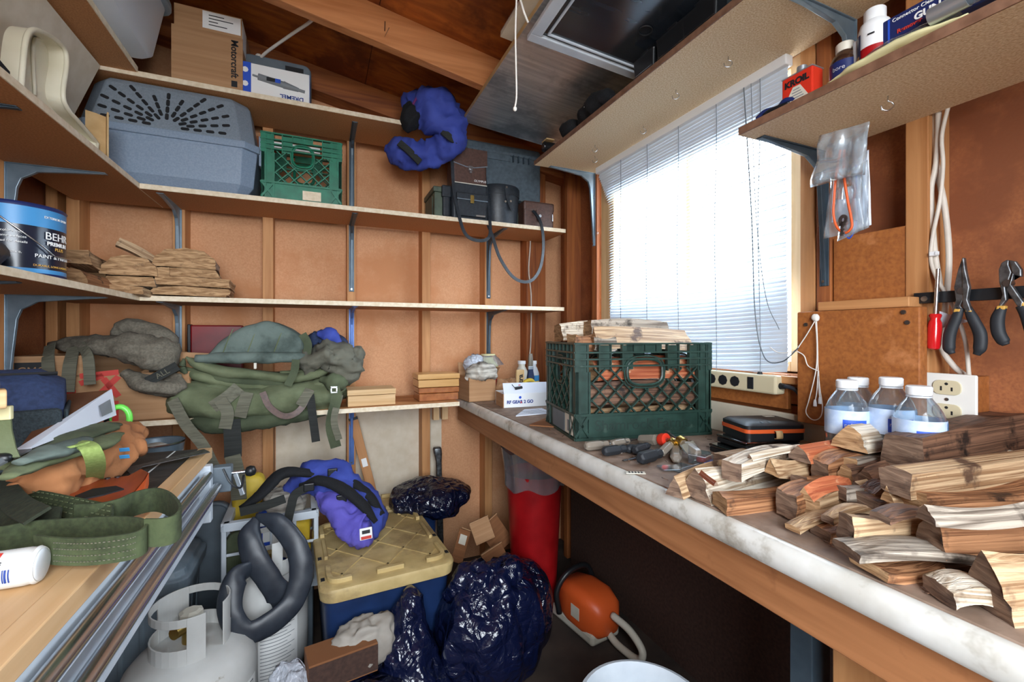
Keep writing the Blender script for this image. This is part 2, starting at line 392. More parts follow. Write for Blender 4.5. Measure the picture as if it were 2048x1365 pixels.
# right wall with window opening
WY0,WY1,WZ0,WZ1=.86,1.83,1.125,2.06
r=B(); r.box(XB,XB+.03,WY1,YB,0,2.3).box(XB,XB+.03,YF,WY0,0,2.3).box(XB,XB+.03,WY0,WY1,0,WZ0).box(XB,XB+.03,WY0,WY1,WZ1,2.3)
wr=struct(r.build('wall_right','hardboard_dark'))
for y0,y1,m in ((2.13,2.168,'redpine_z'),(.795,.835,'pine_z'),(.752,.79,'redpine_z'),(.545,.588,'pine_z'),(.19,.23,'redpine_z'),(-.2,-.16,'redpine_z')):
    bx('stud',m,XS,XB,y0,y1,0,2.25,wr,bev=.002)
bx('stud','redpine_z',XS,XB,1.845,1.89,0,2.25,wr,bev=.002)
bx('header','redpine_y',XS,XB,.79,1.89,WZ1,WZ1+.1,wr,bev=.002); bx('sill_beam','redpine_y',XS,XB,.836,1.845,WZ0-.09,WZ0-.005,wr,bev=.002)
bx('blocking','redpine_y',XS+.01,XB,.836,1.845,.98,1.03,wr)
# front wall, unseen: guessed doorway, narrowed and half closed to darken the floor
fr=B(); fr.box(-.48,.48,YF-.03,YF,0,.95).box(LB,-.48,YF-.03,YF,0,2.6).box(.48,XB,YF-.03,YF,0,2.35).box(-.48,.48,YF-.03,YF,2.08,2.6)
struct(fr.build('wall_front','hardboard_dark'))
# window
win=sempty('window_1'); win.location=(XB,0,0)
f=B(); f.box(-.05,.05,WY0-.012,WY0+.03,WZ0,WZ1).box(-.05,.05,WY1-.03,WY1+.012,WZ0,WZ1).box(-.05,.05,WY0+.03,WY1-.03,WZ0,WZ0+.03).box(-.05,.05,WY0+.03,WY1-.03,WZ1-.03,WZ1).box(0,.03,1.335,1.355,WZ0+.03,WZ1-.03)
f.build('window_frame','palepine_z',win,bev=.002)
bx('pane','glass',.012,.016,WY0+.03,1.335,WZ0+.03,WZ1-.03,win); bx('pane','glass',.012,.016,1.355,WY1-.03,WZ0+.03,WZ1-.03,win)
struct(bx('trim_1','palepine_z',XS-.006,XS+.012,1.70,1.80,1.1,2.02,bev=.003)); struct(bx('trim_2','pine_y',XS-.035,XS+.04,.80,1.86,WZ0-.03,WZ0-.008,bev=.003))
# blind
bl=thing('window_blind','white slatted blind hanging over the overexposed window, sagging at its foot','blind',(XS-.03,0,0))
bx('head_rail','white',-.015,.015,.845,1.79,2.0,2.03,bl,bev=.003)
NS=72; zt,zb=1.99,1.14; proto=None
for i in range(NS):
    q=i/(NS-1); z=zt+(zb-zt)*q; sag=max(0,q-.55)/.45; sag=sag*sag*.045
    ye=1.69+.09*max(0,1-q*5)
    if proto is None or sag>0 or (i<17):
        s=B(); R=[]
        for j in range(13):
            y=.85+(ye-.85)*j/12; d=-sag*math.sin(PI*min(1,j/12*1.0))
            R.append([(-.0105,y,d-.004),(0,y,d+.001),(.0105,y,d+.004),(0,y,d+.0016)])
        o=s.loft(R).build('slat','slat',bl)
        if i>=16: proto=o
        elif proto is None: proto=None
    else: o=dup(proto,bl)
    o.location=(0,0,z); sm=lambda a,b,t:(lambda u:u*u*(3-2*u))(max(0,min(1,(t-a)/(b-a))))
    o.rotation_euler=(0,-.17+.05*math.sin(i*2.1)-.75*max(sm(.66,.82,q),1-sm(.06,.2,q)),0)
for y in (.93,1.09,1.26,1.43,1.6):
    t=B(); t.tube([(-.013,y+.004*math.sin(zz*9),zz-(.045*((zt-zz)/(zt-zb))**3 if zz<1.5 else 0)) for zz in [2.0-.86*k/14 for k in range(15)]],.0014,4); t.build('ladder_cord','greyplastic',bl)
t=B(); t.tube(curve([(-.016,.98,2.0),(-.02,.95,1.6),(-.03,.93,1.3),(-.03,.9,1.17),(-.04,.84,1.16),(-.06,.78,1.2)]),.0018,5); t.tube(curve([(-.016,.955,2.0),(-.02,.935,1.6),(-.025,.9,1.35),(-.022,.86,1.25)]),.001,5)
t.build('pull_cord','greyplastic',bl)
# roof
ceil=sempty('ceiling')
def slab(x0,x1,y0,y1,dz0,dz1):
    return B().loft([[(x0,y,roofz(x0)+dz0),(x1,y,roofz(x1)+dz0),(x1,y,roofz(x1)+dz1),(x0,y,roofz(x0)+dz1)] for y in (y0,y1)])
for y0,y1 in ((YF-.1,1.195),(1.2,YB+.1)):
    for x0,x1 in ((LB-.1,.2),(.203,XB+.15)): slab(x0,x1,y0,y1,0,.02).build('roof_board','roof_ply',ceil)
slab(LB-.1,XB+.15,YF-.1,YB+.1,.0205,.03).build('added_gap_backing','blackcloth',ceil)  # added backing slab, blocks sky light leaking through the roof board gaps
for y in (1.70,1.1,.5,-.1): slab(LB,XB,y,y+.04,-.135,0).build('rafter','rafterwood' if y>1.5 else 'redpine_x',ceil,bev=.002)
n=B(); n.cyl((.22,1.69,2.39),(.22,1.7,2.36),.002,n=6).cyl((.23,1.66,2.35),(.22,1.7,2.34),.0015,n=6); n.build('nail','chrome',ceil)
# ---------------------------------------------------------------- shelves
def bracket_mesh(L,H,m,parent,M):
    """pressed steel L bracket: wall leg down (-Z), arm outwards (+X), taper flange"""
    b=B(); w=.012
    R=[(0,0),(L,0),(L,-.006)]
    # flange plates
    b.box(0,.003,-w,w,-H,0); b.box(0,L,-w,w,-.003,0)
    # web: tapered hollow rib, triangle leaf with curved inner edge
    inner=[(L,-.004),(L*.6,-.013),(L*.3,-.021),(.055,-.033),(.036,-.045),(.026,-.075),(.016,-H*.55),(.005,-H)]
    poly=[(0,0)]+[(L,0)]+inner+[(0,-H)]
    rings=[[(x,s*.5*w,z) for x,z in poly] for s in (-1,1)]
    b.loft(rings)
    o=b.build('bracket',m,parent,bev=.0015); o.matrix_basis=M
    s=B(); s.cyl((-.001+.004,0,-H+.012),(.008,0,-H+.012),.004,n=8); q=s.build('screw','chrome',o)
    return o
def shelf(name_label,x0,x1,y0,y1,z,th,edge,under,edge_mat,brs,hooks=(),bm='steelgrey'):
    o=thing('wall_shelf',name_label,'shelf',((x0+x1)/2,(y0+y1)/2,z))
    w,d=(x1-x0)/2,(y1-y0)/2
    e=.004; bb=[-w,w,-d,d]
    if edge=='-y': bb[2]+=e
    if edge=='+x': bb[1]-=e
    if edge=='-x': bb[0]+=e
    bx('board',under,bb[0],bb[1],bb[2],bb[3],0,th,o)
    if edge=='-y': bx('edge_band',edge_mat,-w,w,-d,-d+e,0,th,o,bev=.001)
    if edge=='+x': bx('edge_band',edge_mat,w-e,w,-d,d,0,th,o,bev=.001)
    if edge=='-x': bx('edge_band',edge_mat,-w,-w+e,-d,d,0,th,o,bev=.001)
    for p,L,H,mm in brs:
        if edge=='-y': M=Matrix.Translation((p-(x0+x1)/2,d,0))@Matrix.Rotation(-PI/2,4,'Z')
        elif edge=='+x': M=Matrix.Translation((-w,p-(y0+y1)/2,0))
        else: M=Matrix.Translation((w,p-(y0+y1)/2,0))@Matrix.Rotation(PI,4,'Z')
        bracket_mesh(L,H,mm,o,M)
    for hx,hy in hooks:
        a=Vector((hx-(x0+x1)/2,hy-(y0+y1)/2,0))
        pts=[a+Vector(q) for q in ((0,0,0),(0,0,-.01),(.006,-.004,-.014),(.008,-.006,-.022),(0,0,-.03),(-.008,.006,-.026),(-.01,.007,-.018))]
        B().tube(curve(pts,4),.0014,6).build('cup_hook','chrome',o,smooth='all')
    return o
TH=.019
shelf('long top shelf on the back wall, ending in mid air beneath the blue bag',LS,.535,2.0,YS,2.165,TH,'-y','shelf_brown','cream_edge',[(.14,.22,.34,'steeldark')])
shelf('second back shelf from the top, under the pet carrier and leather cases',-.596,1.165,2.0,YS,1.762,TH,'-y','shelf_brown','cream_edge',[(-.545,.24,.33,'steelgrey'),(.139,.24,.32,'steeldark'),(.84,.24,.33,'steeldark')])
shelf('bare back shelf at eye height with only the log stack at its left',-.596,1.157,2.0,YS,1.358,TH,'-y','shelf_brown','cream_edge',[(-.545,.24,.33,'steelgrey'),(.139,.24,.3,'steelblue'),(.84,.24,.33,'steeldark')])
shelf('lowest back shelf, under the carton, duffel bags and wooden boxes',LS,.585,1.96,YS,.91,TH,'-y','pine_x','cream_edge',[(.139,.24,.3,'steelblue')])
shelf('top left wall shelf carrying the clear storage bin',LS,-.60,.2,2.0,2.178,TH,'+x','shelf_brown','cream_edge',[(1.05,.24,.3,'steeldark')])
shelf('left wall shelf level with the pet carrier, holding the cream tray',LS,-.596,.2,YS,1.762,TH,'+x','shelf_brown','cream_edge',[(1.4,.24,.3,'steeldark'),(1.86,.24,.33,'steelgrey')])
shelf('left wall shelf holding the paint can beside the log stack',LS,-.596,.2,YS,1.358,TH,'+x','shelf_brown','cream_edge',[(1.4,.24,.3,'steeldark'),(1.86,.24,.33,'steelgrey')])
hk=[at(px,py,Z=2.035) for px,py in ((1190,290),(1190,312),(1287,252),(1352,180),(1457,113))]
shelf('pale particle board shelf high over the window, with black trays along it',.925,XS,.30,1.885,2.035,TH,'-x','particle_pale','brown_edge',[(1.868,.25,.36,'steelgrey'),(.70,.25,.36,'steelgrey')],[(p.x,p.y) for p in hk])
hk=[at(1776,192,Z=1.726)]
shelf('worn particle board shelf over the pliers, holding the red tin',.945,XS,-.3,.785,1.726,TH,'-x','particle_pale','brown_edge',[(.768,.25,.36,'steeldark')],[(p.x,p.y) for p in hk])
# ---------------------------------------------------------------- work counter on the right
ct=thing('work_counter','long laminate work counter with worn white nosing under the window','counter',(0,0,.913))
bx('worktop','counter_top',.672,1.235,-.4,YS,-.03,0,ct)
prof=[(.672,-.003),(.664,0),(.655,-.003),(.648,-.010),(.645,-.02),(.645,-.036),(.65,-.043),(.672,-.043)]
B().loft([[(x,y,z) for x,z in prof] for y in (-.4,YS)]).build('nosing','counter_nose',ct,smooth=True)
bx('backsplash','backsplash',1.222,1.235,-.4,YS,.0005,.098,ct,bev=.004)
bx('apron','apronwood',.668,.706,-.4,YS,-.125,-.043,ct,bev=.002)
bx('leg','pine_z',.76,.85,.375,.455,-.9125,-.03,ct,bev=.002); bx('dark_leg','steeldark',.78,.83,.50,.54,-.9125,-.03,ct,bev=.002)
# ---------------------------------------------------------------- split firewood maker
SHAPES={'wedge':[(-.5,-.5),(.5,-.42),(.46,-.1),(.05,.5),(-.3,.2)],'quad':[(-.5,-.5),(.5,-.5),(.47,.42),(-.42,.5)],
'slab':[(-.5,-.5),(.5,-.4),(.5,.3),(.1,.5),(-.5,.35)],'tri':[(-.5,-.5),(.5,-.45),(.1,.5)],'block':[(-.5,-.45),(.5,-.5),(.5,.5),(-.1,.44),(-.5,.46)],
'half':[(-.5,-.5),(.5,-.5),(.46,-.05),(.3,.32),(0,.5),(-.3,.36),(-.48,.0)]}
def log(name,label,a,b,w,h,m='split_tan',shape='wedge',roll=0,seed=0,group=None,taper=1,cat='firewood',parent=None,end='split_end'):
    """one split stick from end centre a to end centre b; ragged along its length, own end grain"""
    a=Vector(a); b=Vector(b); L=(b-a).length; rnd=random.Random(seed*31+7); P=SHAPES[shape]
    # refine the outline so the faces can be ragged
    out=[]
    for i,(x,y) in enumerate(P):
        x2,y2=P[(i+1)%len(P)]
        for k in range(5): out.append((x+(x2-x)*k/5,y+(y2-y)*k/5))
    n=max(8,int(L/.018)); R=[]
    for i in range(n+1):
        q=i/n; s=1+(taper-1)*q; ring=[]
        for j,(x,y) in enumerate(out):
            ang=j*1.3
            f=noise.noise(Vector((q*L*5+seed*9.1,x*3+seed,y*3)))*.07+noise.noise(Vector((q*L*12+seed,x*14,y*14+seed)))*.03
            g=noise.noise(Vector((seed*3.3,x*22,y*22)))*.055      # grooves that run along the grain
            e_=(1 if i in (0,n) else 0)
            k=s*(1+f+g); ex=e_*min(w,h)*(.16*noise.noise(Vector((x*1.5+seed,y*1.5,i)))+.1*noise.noise(Vector((x*6+seed,y*6,i)))+.25*x*math.sin(seed*2.3+i))
            bend=.012*math.sin(q*PI)*math.sin(seed*1.7)
            ring.append((q*L+ex,x*w*k,y*h*k+bend))
        R.append(ring)
    o=B().loft(R,mi=0,mcap=1).build(name,[m,end],parent,smooth=True)
    d=(b-a).normalized(); Q=d.to_track_quat('X','Z').to_matrix().to_4x4()
    o.matrix_basis=Matrix.Translation(a)@Q@Matrix.Rotation(roll,4,'X')
    if label: tag(o,label,cat,group)
    return o
# ---------------------------------------------------------------- log stack on the eye-height shelf
z=1.378; G='split logs stacked on the back shelf'
def lg(label,p,q,za,zb,Y1,Y2,w,h,m,s,sd,roll=0):
    A=at(*p,Y=Y1); Bq=at(*q,Y=Y2); A.z=za; Bq.z=zb
    return log('split_log',label,A,Bq,w,h,m,s,roll,sd,G)
lg('broad bottom slab of the right-hand log pile on the back shelf',(382,585),(400,585),1.397,1.397,2.005,2.24,.235,.036,'split_tan','slab',1)
lg('slab with a torn dark right end, second from the bottom of the right log pile',(385,562),(405,560),1.434,1.434,2.0,2.23,.23,.036,'split_tan','slab',2)
lg('squared pale slab third up in the right log pile',(385,540),(400,540),1.470,1.470,2.015,2.22,.17,.034,'split_tan','quad',3)
lg('big weathered split log crowning the right log pile',(370,510),(385,510),1.522,1.522,2.0,2.22,.19,.075,'split_grey','half',4)
lg('small squared stick wedged left of the third slab on the back shelf',(325,550),(330,548),1.458,1.463,1.99,2.2,.045,.05,'split_orange','quad',5)
lg('low flat slab at the very front of the left log pile',(238,582),(300,545),1.392,1.392,1.93,2.2,.135,.03,'split_tan','slab',6,.03)
lg('grey slab lying second in the left log pile',(262,555),(300,540),1.425,1.425,1.97,2.22,.14,.034,'split_grey','quad',7)
lg('thick wavy split log on top of the left log pile',(258,518),(280,515),1.478,1.478,1.95,2.2,.155,.07,'split_tan','half',8)
lg('thin stick tilted across the top of the left log pile',(235,472),(305,510),1.568,1.515,2.03,2.08,.035,.03,'split_tan','quad',9)
lg('grey plank end just right of the paint can, upper one',(150,520),(215,516),1.485,1.485,1.85,2.15,.075,.045,'split_tan','quad',10)
lg('orange log beneath the plank beside the paint can',(140,553),(205,560),1.41,1.41,1.75,2.0,.08,.055,'split_orange','half',11)
lg('dark log filling the gap behind the paint can',(180,540),(230,540),1.45,1.45,2.0,2.24,.09,.03,'split_dark','quad',12)
# ---------------------------------------------------------------- paint can
pc=thing('paint_can','blue and black gallon paint can with wire handle on the left shelf','paint can',(-.69,1.495,1.378),0)
R=.088;H=.172
B().lathe([(R,.0),(R+.002,.004),(R,.008),(R,H-.01),(R+.003,H-.004),(R,H)],40,capt=False).build('body','navyprint',pc,smooth=True)
MT['canblack']=mat('canblack','1A2030',rough=.22)
B().lathe([(R+.0008,.016),(R+.0008,.118)],40,capb=False,capt=False).build('label_band','canblack',pc,smooth=True)
for a,b in ((.006,.016),(.118,H-.01)): B().lathe([(R+.0009,a),(R+.0009,b)],40,capb=False,capt=False).build('blue_band','skyblue',pc,smooth=True)
B().lathe([(R-.012,H-.006),(R-.006,H-.001),(R,H)],40).build('lid','chrome',pc,smooth=True)
def canpt(a,z,r=R): return (r*math.cos(a),r*math.sin(a),z)
def cantext(s,size,m,a,z,sx=1,bold=0):
    for i,o in enumerate([text(s,size,m,pc,canpt(a,z,R+.0022),(PI/2,0,a+PI/2),sx=sx,bold=bold)]):
        # wrap the flat letters round the can
        me=o.data; o.matrix_basis=Matrix()
        for v in me.vertices:
            th=a+v.co.x*sx/R; v.co=Vector(canpt(th,z+v.co.y,R+.0032+v.co.z))
aF=-.36
cantext('BEHR',.026,'printwhite',aF+.12,.098,1.0,0); cantext('PREMIUM',.013,'printwhite',aF+.12,.080,1,.0003); cantext('PLUS',.011,'gripyellow',aF+.15,.068)
cantext('PAINT & PRIMER',.012,'printwhite',aF+.05,.047); cantext('EXTERIOR SATIN',.008,'printwhite',aF+.1,.143); cantext('DURABLE, LONG LASTING',.007,'gripyellow',aF+.0,.024)
for i,s in enumerate(('colors may','some surfaces','read for details','','Moisture,')): 
    if s: cantext(s,.008,'printwhite',aF-.85,.1-.012*i)
B().cyl(canpt(-1.6,.15,R),canpt(-1.6,.15,R+.008),.011,n=16).build('handle_ear','blackplastic',pc,smooth=True)
B().tube([canpt(-1.6+1.9*t,.15-.1*min(1,t*1.6)**.9,R+.009) for t in [k/24 for k in range(25)]],.0018,6).build('wire_handle','chrome',pc,smooth='all')
bo=B(); bo.pillow((0,0,.038),(.05,.12,.038),.7,.025,12,3); o=bo.build('black_pouch','leather_black',smooth='all'); o.location=(-.66,1.20,1.378)
tag(o,'black leather pouch slumped against the left side of the paint can','pouch')
# ---------------------------------------------------------------- left top shelves
bd=B(); bd.loft([[(-.715,y,2.17),(-.70,y,2.17),(-.845,y,1.783),(-.86,y,1.783)] for y in (.7,1.985)])
o=bd.build('cream_board','beigeboard',bev=.001); tag(o,'large cream board leaning between the two upper left shelves','board')
# cream tray
tr=thing('plastic_tray','cream plastic tray with raised rim standing against the cream board','tray',(0,0,0),0)
op=[at(*q,X=-.655) for q in ((35,175),(42,95),(50,66),(66,60),(100,76),(122,98),(126,130),(119,185),(128,215),(158,250),(188,284))]
low=[Vector((-.655,op[-1].y-.01,1.785)),Vector((-.655,op[0].y+.02,1.785))]
oc=curve(op,5)+low
def scaled(k,x): 
    c=sum(oc,Vector())/len(oc); return [(x,c.y+(p.y-c.y)*k,max(1.784,c.z+(p.z-c.z)*k)) for p in oc]
B().loft([scaled(.97,-.69),scaled(.97,-.684)]).build('tray_floor','cream_plastic',tr)
B().loft([scaled(1,-.688),scaled(1.03,-.65),scaled(1.0,-.648),scaled(.95,-.684)],False).build('side_wall','cream_plastic',tr,smooth=True)
B().tube([(-.648,p[1],max(1.79,p[2])) for p in scaled(1.015,0)],.006,8,closed=True).build('rim','cream_plastic',tr,smooth='all')
c0=sum(op,Vector())/len(op)
pq=[at(*q,X=-.68) for q in ((70,190),(66,95),(78,76),(105,92),(110,120),(100,190))]
B().tube(curve(pq,4),.004,6).build('inner_ridge','cream_plastic',tr,smooth='all')
o=B().ribbon(curve([(-.62,1.05,1.79),(-.63,1.15,1.83),(-.632,1.25,1.83),(-.625,1.33,1.805)]),(.0,.0,.012),.004).build('black_strap','blackcloth'); tag(o,'thin black strap curled at the foot of the cream tray','strap')
fb=thing('folded_sheet','tan folded plastic sheet standing at the right end of the cream tray','sheet',(-.628,1.815,1.783),.15)
B().loft([[(x,y,z) for x,y in ((-.045,.0),(-.02,.012),(.0,.03),(.012,-.02),(.008,-.022),(-.003,.022),(-.022,.006),(-.046,-.006))] for z in (0,.155)]).build('panel','tan',fb,smooth=True)
cu=thing('green_cushion','glossy green leaf patterned packet at the far left edge above the shelf','packet',(-.63,.93,1.785))
mat('leafgreen','1F5A34','8CAF6E',(9,22,9),.25,lo=.5,hi=.62,distort=2)
B().pillow((0,0,.09),(.05,.12,.1),.8,.01,6,2).build('body','leafgreen',cu,smooth='all'); B().tube([(.02,.12*math.cos(a),.09+.1*math.sin(a)) for a in [k*PI/14-.5 for k in range(15)]],.003,6).build('seam','printwhite',cu,smooth='all')
# clear bin on top left shelf
tb=thing('storage_bin','translucent bluish plastic storage bin hanging over the top left shelf edge','storage bin',(-.66,1.64,2.198))
def rr(x,y,r,n=4):
    out=[]
    for cx,cy,a0 in ((x-r,y-r,0),(-x+r,y-r,PI/2),(-x+r,-y+r,PI),(x-r,-y+r,1.5*PI)):
        for k in range(n+1): a=a0+k*PI/2/n; out.append((cx+r*math.cos(a),cy+r*math.sin(a)))
    return out
B().loft([[(x,y,z) for x,y in rr(sx,sy,.04)] for z,sx,sy in ((0,.115,.30),(.012,.127,.31),(.2,.155,.335))]).build('tub','clearbin',tb,smooth=True)
B().loft([[(x,y,z) for x,y in rr(.172,.352,.05)] for z in (.195,.222)]).build('lid','greybin',tb,bev=.004)
bx('inner_paper','paper',-.07,.1,-.25,.22,.015,.07,tb)
# ---------------------------------------------------------------- top back shelf
zt=2.185
bx1=thing('cardboard_box','tall brown cardboard carton with white shipping label on the top shelf','cardboard box',(-.39,2.14,zt),0)
bx('body','cardboard',-.11,.11,-.12,.12,0,.29,bx1,bev=.002)
bx('front_flap','cardboard',-.116,.113,-.128,-.122,.0,.205,bx1,bev=.001)
bx('shipping_label','printwhite',-.02,.105,-.1215,-.1205,.22,.285,bx1); bx('shipping_label','printwhite',.1102,.1108,-.12,-.02,.18,.28,bx1)
for i in range(4): bx('print_line','ink',.0,.0+(.05,.08,.03,.06)[i],-.1222,-.1215,.27-.012*i,.273-.012*i,bx1)
text('Motorcraft',.033,'ink',bx1,(.085,-.1287,.12),(PI/2,PI/2,0),bold=.0008); bx('print_mark','ink',.075,.095,-.1292,-.128,.012,.035,bx1)
gc=thing('tool_case','grey plastic tool case behind the white boxed rotary tool','tool case',(-.165,2.16,zt),0)
B().loft([[(x,y,z) for x,z in [(p[0],p[1]+.105) for p in rr(.13,.105,.03)]] for y in (-.05,.05)]).build('shell','greyplastic',gc,bev=.006)
bx('latch','greybin',-.1,-.06,-.054,-.05,.13,.16,gc,bev=.002); B().box(.03,.1,-.052,-.05,.17,.19).build('groove','ink',gc)
db=thing('rotary_tool_box','white and blue boxed rotary tool standing upside down on the top shelf','box',(-.165,2.06,zt),0)
bx('box','printwhite',-.125,.125,-.038,.04,0,.125,db,bev=.002); bx('side_band','blue',-.1255,-.085,-.039,-.0375,0,.1255,db); bx('side_panel','blue',.1252,.126,-.037,.04,0,.125,db)
text('DREMEL',.024,'inkblue',db,(.06,-.0386,.016),(PI/2,PI,0),bold=.0006)
pr=B(); pr.cyl((-.06,-.0385,.075),(.03,-.0385,.062),.013).cyl((.03,-.0385,.062),(.085,-.0385,.053),.015,.008).cyl((.085,-.0385,.053),(.108,-.0385,.05),.006).cyl((-.06,-.0385,.075),(-.08,-.0385,.078),.004)
pr.build('tool_picture','inkgrey',db,smooth=True).scale=(1,1,1); bx('picture_band','ink',-.03,.02,-.053,-.0515,.06,.075,db,bev=.002); bx('picture_grip','blue',.0,.02,-.0545,-.053,.058,.074,db,bev=.002)
for zz in (.04,.095): B().cyl((-.105,-.0385,zz),(-.105,-.0395,zz),.011,n=8).build('symbol','printwhite',db)
c=thing('cord','knotted white cord running from the grey tool case up to the roof','cord',(0,0,0))
B().tube(curve([(-.235,2.13,2.385),(-.2,2.08,2.40),(-.1,1.95,2.42),(-.02,1.85,2.44),(.02,1.75,2.47)]),.006,7).build('rope','cord',c,smooth='all')
B().pillow((-.235,2.13,2.395),(.014,.014,.014),1,.006,60,1,12,8,flat=False).build('knot','cord',c,smooth='all')
# blue bag hanging over the shelf end
bb=thing('blue_bag','royal blue nylon bag draped over the free end of the top shelf','bag',(0,0,0))
pp=[at(818,250,Y=2.06),at(838,218,Y=2.03),at(868,222,Y=1.99),at(893,250,Y=1.97),at(898,282,Y=1.98),at(868,306,Y=2.03),at(830,312,Y=2.06),at(790,302,Y=2.09),at(770,296,Y=2.1)]
B().sack(pp,[.02,.075,.092,.085,.062,.058,.062,.05,.012],.045,9,11,32,9,up=(0,1,0)).build('body','bluecloth',bb,smooth='all')
q=at(822,235,Y=1.99); o=B().pillow((0,0,0),(.035,.05,.055),.8,.025,12,19,flat=False).build('black_lining','blackcloth',bb,smooth='all'); o.location=q
B().band(curve([at(798,285,Y=1.99),at(818,302,Y=1.985),at(840,325,Y=2.0)]),(0,1,0),.03,.006).build('webbing','webbing_dark',bb)
B().band(curve([at(885,262,Y=1.9),at(903,277,Y=1.895),at(916,282,Y=1.92)]),(0,1,0),.03,.006).build('webbing','webbing_dark',bb)
mat('purpletrim','6B2E6B',rough=.9); B().tube(curve([at(822,225,Y=1.95),at(828,205,Y=1.95),at(842,188,Y=1.96),at(858,180,Y=1.99)]),.006,6).build('purple_piping','purpletrim',bb,smooth='all')
# ---------------------------------------------------------------- second shelf: pet carrier
zs=1.781
kn=thing('pet_carrier','blue-grey plastic pet carrier with radiating vent slots on the back shelf','pet carrier',(-.505,2.125,zs),0)
def oct_(x,y,c): return [(x-c,-y),(x,-y+c),(x,y-c),(x-c,y),(-x+c,y),(-x,y-c),(-x,-y+c),(-x+c,-y)]
def orings(L): return [[(x,y,z) for x,y in oct_(sx,sy,c)] for z,sx,sy,c in L]
B().loft(orings([(0,.235,.11,.03),(.035,.262,.132,.04),(.165,.275,.142,.045),(.18,.275,.142,.045)])).build('lower_shell','kennel',kn,bev=.003)
B().loft(orings([(.172,.285,.15,.045),(.20,.285,.15,.045)])).build('seam_flange','kennel',kn,bev=.004)
B().loft(orings([(.2,.27,.14,.045),(.36,.245,.1,.05),(.378,.235,.09,.05)])).build('upper_shell','kennel_top',kn,bev=.004)
sl=B(); sl.loft([[(x,y,zq) for x,y in [(a*.0042+ (.0095 if abs(b)<2 else 0)*(1 if b>0 else -1),0) for a,b in ()]] for zq in ()]) if False else None
pts=[]
for k in range(7): a=-PI/2+k*PI/6; pts.append((.0078+.0056*math.cos(a),.0056*math.sin(a)))
for k in range(7): a=PI/2+k*PI/6; pts.append((-.0078+.0056*math.cos(a),.0056*math.sin(a)))
slot=None; th=math.atan2(.04,.16)           # lean of the vent face
for i,an in enumerate([4,18,32,46,60,75,90,105,120,134,148,162,176]):
    for j in range(6):
        rr_=.05+.034*j+(.017 if i%2 else 0); u=rr_*math.cos(math.radians(an))*1.15; vv=.012+rr_*math.sin(math.radians(an))*.86
        if not(-.21<u<.20) or vv>.152 or vv<.008: continue
        if slot is None: s=B(); s.prism(pts,-.0008,.0008); slot=s.build('vent_slot','ink',kn); o=slot
        else: o=dup(slot,kn)
        M=Matrix.Translation((u-.01,-.1405,.2))@Matrix.Rotation(PI/2-th,4,'X')@Matrix.Translation((0,vv,.001))@Matrix.Rotation(math.atan2(math.sin(math.radians(an))*.8,math.cos(math.radians(an))*1.15),4,'Z')
        o.matrix_basis=M
o=bx('side_latch','kennel',.28,.292,-.09,-.05,.13,.25,kn,bev=.003)
# ---------------------------------------------------------------- milk crate maker
def bars(b,pts,w,h,up): 
    for p,q in pts: b.bar(p,q,w,h,up)
def crate_wall(W,H,oval=True,lat=.05):
    b=B(); t=.012; zb=.26*H; zt_=.70*H; cw=.045; hx,hz=W*.13,.052; hc=.69*H
    b.box(-W/2,-W/2+cw*.25,0,t*1.5,0,H).box(W/2-cw*.25,W/2,0,t*1.5,0,H)
    for s in (-1,1): b.box(s*(W/2-cw)-.003,s*(W/2-cw)+.003,-.003,t,0,zt_); b.box(min(s*W/2,s*(W/2-cw)),max(s*W/2,s*(W/2-cw)),.004,.008,zb,H*.98)
    b.box(-W/2+cw,W/2-cw,.002,.008,.004,zb)
    b.box(-W/2,W/2,-.004,t,0,.008).box(-W/2,W/2,-.004,.008,zb-.004,zb+.004)
    for s in (-1,1):                                      # crossed braces in the lower corners
        x0,x1=sorted((s*W/2,s*(W/2-cw)))
        b.bar((x0,.0,.01),(x1,.0,zb),.008,.004,(0,1,0)); b.bar((x1,.0,.01),(x0,.0,zb),.008,.004,(0,1,0)); b.box(x0,x1,.006,.009,.0,zb)
    for q in (.76,.83,.90,.99): b.box(-W/2,W/2,-.004,t,q*H-.003,q*H+.002)
    n=max(6,int(W/.036))
    for i in range(n+1):
        x=-W/2+W*i/n
        if oval and abs(x)<hx+.012: b.box(x-.0018,x+.0018,-.002,t,.90*H,.99*H); continue
        b.box(x-.0018,x+.0018,-.002,t,zt_,.99*H)
        if i<n and i%2==0 and abs(x)>hx: b.box(x,x+W/n,.007,.010,.72*H,.97*H)
    b.box(-hx,hx,.007,.010,.90*H,.98*H)
    # diagonal lattice, left open inside the hand hole
    x0,x1=-W/2+cw,W/2-cw; hh=zt_+.03*H-zb
    for s in (-1,1):
        c=x0-hh
        while c<x1+hh:
            seg=None; K=24; prev=None
            for k in range(K+1):
                z=zb+hh*k/K; x=c+s*hh*k/K+(hh if s<0 else 0)
                ok=x0<=x<=x1 and not(oval and (abs(x)/(hx+.01))**2.6+(abs(z-hc)/(hz*.9))**2.6<1)
                if ok and seg is None: seg=(x,z)
                if ok: prev=(x,z)
                if (not ok or k==K) and seg is not None:
                    if prev!=seg: b.bar((seg[0],.004,seg[1]),(prev[0],.004,prev[1]),.0042,.012,(0,1,0))
                    seg=None
            c+=lat
    if oval:
        ring=[(hx*1.0*math.copysign(abs(math.cos(a))**.7,math.cos(a)),.003,hc+hz*.78*math.copysign(abs(math.sin(a))**.7,math.sin(a))) for a in [2*PI*k/28 for k in range(28)]]
        b.tube(ring,.0048,6,closed=True); b.tube([(p[0]*1.14,.005,hc+(p[2]-hc)*1.22) for p in ring],.003,5,closed=True)
    return b
